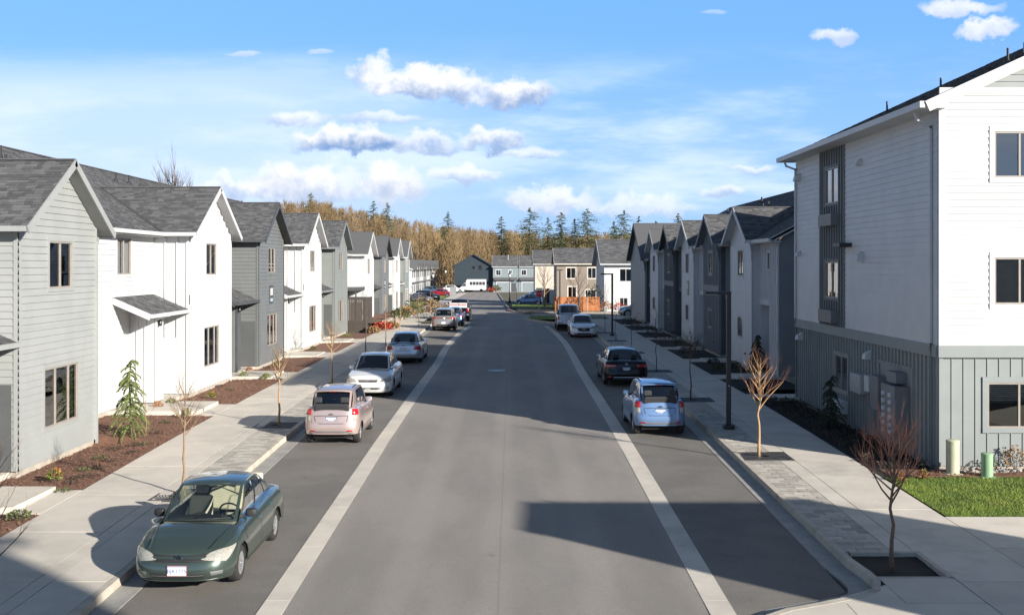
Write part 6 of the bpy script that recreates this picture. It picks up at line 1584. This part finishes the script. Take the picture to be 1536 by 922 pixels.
sl(82, 722, .17, .26, 'lime', 'small yellow-green shrub with orange tips on the mulch beside the first front step', kind2='orange', group=g1, H=5.1)
sl(237, 618, .2, .24, 'orange', 'small orange-red shrub below the white storage wall', group=g1); sl(258, 612, .2, .22, 'lime', 'small lime green shrub just right of the orange one below the white porch', group=g1)
sl(279, 630, .16, .26, 'lime', 'small lime green shrub at the bed edge left of the second front path', group=g1)
sl(317, 601, .17, .2, 'lime', 'small yellow-orange shrub in the bed right of the second front path', kind2='orange', group=g1)
sl(366, 570, .2, .24, 'lime', 'lime green shrub against the side wall of the white gable', group=g1); sl(374, 562, .18, .22, 'orange', 'orange shrub behind the lime one near the grey porch', group=g1)
sl(399, 572, .2, .2, 'lime', 'low yellow-green shrub beside the third front path', group=g1); sl(28, 782, .25, .16, 'olive', 'low olive shrub at the left edge below the first step', group=g1, H=5.2)
sl(415, 555, .2, .3, 'olive', 'olive shrub in front of the dark grey townhouse', group=g1); sl(470, 528, .22, .2, 'olive', 'olive shrub in the fourth bed, by its path', group=g1); sl(520, 508, .3, .2, 'lime', 'bright green shrub beside the greenish grey townhouse', group=g1)
for i, (px, py) in enumerate(((95, 733), (115, 715), (135, 712), (125, 703), (150, 700), (165, 690), (150, 686), (175, 672), (200, 680), (215, 668), (235, 655), (180, 660), (250, 640), (270, 650), (330, 585), (345, 590), (205, 668), (106, 722))):
    x, y = at(px, py, H=5.05)
    if x < -9.95: shrub(x, y, .2, .07, 'brown' if i % 3 else 'olive', 'low sparse dark creeping plant in the left mulch bed', n=70, s=.05, group='low creeping plants in the left mulch beds', name='creeping_plant')
g2 = 'shaded shrubs in the right-hand beds'
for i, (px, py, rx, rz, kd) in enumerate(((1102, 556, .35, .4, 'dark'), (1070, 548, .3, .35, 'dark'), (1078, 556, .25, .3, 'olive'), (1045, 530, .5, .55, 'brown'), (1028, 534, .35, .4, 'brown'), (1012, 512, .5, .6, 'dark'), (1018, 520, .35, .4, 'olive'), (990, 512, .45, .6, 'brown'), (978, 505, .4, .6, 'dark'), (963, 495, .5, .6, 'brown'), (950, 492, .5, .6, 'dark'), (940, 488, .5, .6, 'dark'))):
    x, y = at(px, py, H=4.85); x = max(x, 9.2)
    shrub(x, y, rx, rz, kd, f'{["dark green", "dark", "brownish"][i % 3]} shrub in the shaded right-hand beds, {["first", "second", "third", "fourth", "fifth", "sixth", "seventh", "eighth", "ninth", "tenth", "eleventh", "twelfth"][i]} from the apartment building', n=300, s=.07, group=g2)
for r in range(4):
    for k in range(24):
        x, y = 9.15 + r * .38 + U(-.08, .08), 26.6 + k * .54 + U(-.1, .1)
        if x > 10.4: continue
        shrub(x, y, .17, .16, 'dark' if (r + k) % 2 else 'brown', 'low dark plant along the apartment building, in the ' + ('row nearest the sidewalk', 'second row from the sidewalk', 'third row from the sidewalk', 'row nearest the wall')[r], n=46, s=.06, group='low plants along the apartment building')
sl(1352, 716, .14, .2, 'orange', 'small orange shrub at the foot of the corner, left one', n=160, s=.04, group='corner shrubs', H=5.0); sl(1385, 712, .14, .2, 'orange', 'small orange and green shrub at the foot of the corner, right one', n=160, s=.04, kind2='lime', group='corner shrubs', H=5.0)
shrub(12.35, 26.2, .3, .5, 'straw', 'straw-coloured leafy shrub under the ground-floor window at the right edge', n=320, s=.06, z=zr(26) + .15, group='corner shrubs'); shrub(11.75, 26.2, .18, .28, 'olive', 'small sparse shrub between the green pedestal and the straw-coloured shrub', n=90, s=.05, z=zr(26) + .15, group='corner shrubs')
# far left beds
for i, (px, py, rx, rz, kd, lb) in enumerate(((574, 493, .75, .55, 'red', 'bright red shrub in the bed before the dark grey far townhouse'), (588, 491, .5, .5, 'straw', 'straw-brown shrub right of the bright red one'), (560, 496, .5, .4, 'straw', 'rusty low shrub left of the bright red one'), (600, 484, .8, .8, 'olive', 'olive shrub above the retaining wall, first'),
        (610, 480, .8, .8, 'straw', 'straw shrub above the retaining wall'), (620, 477, .9, .8, 'olive', 'olive shrub above the retaining wall, last'), (628, 474, 1.4, 1.9, 'brown', 'tall brown twiggy shrub at the end of the left block'), (637, 474, 1.4, 1.6, 'straw', 'tall straw shrub beside the far lantern lamp'), (648, 470, 1.3, 1.2, 'straw', 'dry straw shrub at the verge before the parked cars'), (658, 468, 1.3, 1., 'brown', 'dry brown shrub nearest the road on the far verge'))):
    x, y = at(px, py, H=4.7); shrub(x, y, rx, rz, kd, lb, n=420, s=.16, z=zr(y) + .1 if px > 622 or px < 595 else zr(y) + .5, group='shrubs of the far left verge')
shrub(10.0, 113.6, .75, .9, 'orange', 'fiery orange shrub in front of the white house beyond the driveway', n=380, s=.13, z=zr(113) + .1, group='shrubs beyond the junction'); shrub(11.4, 113.4, .7, .8, 'red', 'rust-red shrub right of the fiery orange one', n=300, s=.13, z=zr(113) + .1, group='shrubs beyond the junction')
shrub(9.0, 112.9 + 2, .8, 2.4, 'dark', 'tall dark evergreen shrub at the end of the orange fence', n=420, s=.16, z=zr(115) + .1, group='shrubs beyond the junction')
shrub(-3.6, 243.5, 1.1, 1.3, 'olive', 'rounded green shrub between the navy gable and the first pale blue garage', n=260, s=.3, z=zr(243), group='shrubs beyond the junction'); shrub(-4.6, 243, 1.2, .9, 'red', 'low reddish shrub by the rear of the bus', n=240, s=.3, z=zr(243), group='shrubs beyond the junction')
# weeping conifers
def weeping(x, y, h, w, m, label, z, seed):
    random.seed(seed); t = empty('weeping_conifer', (x, y, z), label=label, cat='conifer', group='small weeping conifers')
    tr = MB(); tp = [Vector((0, 0, -.05)), Vector((.02, 0, h * .35)), Vector((-.03, 0, h * .7)), Vector((.03, 0, h * .93)), Vector((.10, .02, h)), Vector((.17, .03, h * .95))]
    tr.tube(tp, [.03, .025, .018, .01, .007, .003], 6); tr.build('trunk', BARKD, t, smooth=True); mb = MB()
    for i in range(120):
        f = U(.08, .97); k = 0
        p = Vector((.02 * math.sin(f * 5), 0, h * f)) if f < .9 else Vector((.03 + (f - .9) * .9, 0, h * f)); a = U(0, 6.28); L = w * .62 * (1.05 - f) ** .75 * U(.6, 1.15) + .05
        q = p.copy(); d = Vector((math.cos(a), math.sin(a), U(.0, .5))); n = 7
        for j in range(n):
            d = (d + Vector((0, 0, -.24))).normalized(); q2 = q + d * (L / n) * 1.4
            for _ in range(24):
                s = U(.02, .052); e = Vector((U(-1, 1), U(-1, 1), U(-1.4, .2))).normalized(); o = e.orthogonal().normalized() * s * .28; c = q.lerp(q2, rnd())
                mb.add([c - o, c + e * s, c + o], [(0, 1, 2)], U(0, 1))
            q = q2
    mb.build('foliage', m, t)
NEED = mat('weeping_needles', (.155, .19, .05), (.085, .115, .03), .8, 10, tint=.5); NEEDD = mat('dark_needles', (.06, .085, .04), (.04, .058, .03), .8, 10, tint=.5)
weeping(-11.1, 31.0, 2.25, .92, NEED, 'weeping green conifer in the mulch bed against the white townhouse', hzl(-11.1, 31), 3)
weeping(9.75, 32.6, 1.7, .6, NEEDD, 'dark weeping conifer against the grey wall of the apartment building', hzr(9.75, 32.6), 4)
weeping(11.0, 47.9, 1.75, .8, NEEDD, 'dark weeping conifer in the porch opening of the first white townhouse on the right', .65, 6)
# ---- far woodland
random.seed(21)
skyl = lerp_pts([(150, 322), (330, 312), (415, 303), (480, 300), (520, 309), (560, 319), (600, 326), (650, 336), (700, 341), (740, 346), (780, 346), (830, 351), (900, 350), (960, 352), (1300, 352)])
WOOD = mat('winter_wood', (.225, .152, .072), (.15, .10, .05), .95, .06, tint=.55)
hm = MB(); vs = []; hx_ = list(range(100, 1400, 20)); hy_ = [285, 310, 345, 390, 420, 520]
for j, Y in enumerate(hy_):
    for px in hx_:
        top = CAMZ + (397 - skyl(px)) * 370 / 1600; t = [0, .12, .35, .75, .8, .3][j]; vs.append(((px - 768) * Y / 1600 * (1 if Y < 400 else 400 / Y), Y, -1 + (top - 9) * t))
n = len(hx_); hm.add(vs, [(j * n + i, j * n + i + 1, (j + 1) * n + i + 1, (j + 1) * n + i) for j in range(len(hy_) - 1) for i in range(n - 1)])
hm.build('hill', mat('leaf_litter', (.13, .085, .045), (.09, .06, .035), .95, .1), kind='structure', smooth=True)
wd = MB(); tk = MB()
for i in range(1150):
    px = U(230, 1180); t = rnd(); Y = 285 + 115 * t; top = CAMZ + (397 - skyl(px) - (1 - t) * U(-2, 36) + U(-2.5, 3)) * Y / 1600
    X = (px - 768) * Y / 1600; h = U(13, 19) if px < 1000 else U(10, 14); r = U(1.8, 3.8); z0 = top - h; tt = U(0, 1)
    if px < 620 and t < .3 and rnd() < .5: continue
    tk.tube([(X, Y, z0), (X + U(-.4, .4), Y, z0 + h * .75)], [.2, .06], 3, False, U(0, 1))
    for k in range(150):
        f = U(.12, 1) ** .8; a = U(0, 6.28); rr = r * math.sin(min(1, f * 1.02) * math.pi * .93 + .1) * U(.15, 1); p = Vector((X + rr * math.cos(a), Y + rr * math.sin(a), z0 + h * f * .93))
        d = Vector((math.cos(a) * .45 + U(-.35, .35), math.sin(a) * .3, U(.6, 1.5))).normalized(); l = U(.8, 2.4); w = U(.05, .12)
        o = Vector((w, 0, 0)) if rnd() < .75 else Vector((0, 0, w))
        wd.add([p - o, p + o, p + d * l], [(0, 1, 2)], min(1, max(0, tt * .7 + U(0, .3))))
w_ = wd.build('woodland', WOOD, kind='stuff'); tag(w_, 'dense bare tan-brown winter woodland covering the hill behind the houses', 'woodland'); tk.build('tree_trunks', BARKD, w_, kind='stuff')
def conifer(px, pyt, Y, h, w, label, seed, dark=.5):
    random.seed(seed); X = (px - 768) * Y / 1600; zt = CAMZ + (397 - pyt) * Y / 1600; t = empty('conifer_tree', (X, Y, zt - h), label=label, cat='conifer', group='evergreens above the winter woodland')
    m = MB(); m.tube([(0, 0, 0), (0, 0, h * .98)], [h * .016, .03], 6); m.build('trunk', BARKD, t); m = MB(); lv = int(h / .62)
    for k in range(lv):
        f = k / lv; z = h * (1 - f * .92); R = w * 1.95 * (.06 + .94 * f ** .65) * U(.72, 1.12); nb = 7 + int(8 * f)
        for b in range(nb):
            if rnd() < .08: continue
            a = U(0, 6.28); L = R * U(.55, 1.15); dr = U(.12, .38); q = Vector((0, 0, z + U(-.3, .3)))
            for j in range(9):
                s = (j + 1) / 9; c = Vector((L * s * math.cos(a), L * s * math.sin(a), q.z - dr * L * s * s + .18 * L * s)); sp = (.28 + .5 * (1 - abs(s - .55))) * (.35 + .05 * R)
                for _ in range(4):
                    o = Vector((U(-1, 1), U(-1, 1), U(-.5, .25))) * sp; e = Vector((U(-.5, .5), U(-.5, .5), U(-.6, .1))) * sp
                    m.add([c, c + o, c + o * .5 + e], [(0, 1, 2)], U(0, 1) * .7 + .3 * (1 - f))
    m.build('crown', CONIF, t)
CONIF = mat('conifer_needles', (.085, .11, .038), (.045, .062, .025), .9, .5, tint=.6)
for a in ((466, 291, 330, 16, 3.0, 'blunt evergreen top at the left of the ridge above the second grey townhouse'), (560, 303, 330, 17, 3.2, 'broad dark evergreen left of the pair on the sloping ridge'), (581, 306, 322, 16, 2.9, 'slim dark evergreen right of the pair on the sloping ridge'),
          (672, 319, 310, 13, 2.6, 'lone evergreen above the woodland left of centre'), (752, 326, 310, 12, 2.6, 'small lone evergreen in the dip of the woodland, above the row houses'), (795, 313, 300, 15, 4.6, 'large spreading evergreen, tallest of the central group'),
          (822, 328, 288, 13.5, 2.7, 'dark narrow evergreen reaching low in front of the central group'), (842, 320, 305, 13, 3.2, 'mid green evergreen between the dark narrow one and the broad one'), (862, 329, 300, 12, 2.4, 'small evergreen leaning on the left side of the broad one'), (881, 314, 298, 15, 4.2, 'broad yellow-green evergreen right of the central group'),
          (843, 345, 286, 10, 2.0, 'low slender evergreen below the central group'), (936, 317, 262, 12.5, 3.9, 'large evergreen above the white house roof'), (921, 333, 275, 10, 2.0, 'small evergreen hugging the left of the one above the white house roof'), (958, 326, 290, 12, 2.0, 'narrow evergreen tip above the wide grey gable'), (984, 332, 300, 12, 1.6, 'tiny evergreen tip above the right roof ridge'), (1017, 320, 280, 14, 2.4, 'evergreen tip above the right-hand townhouse roofs, farthest right')):
    conifer(*a, seed=int(a[0]))
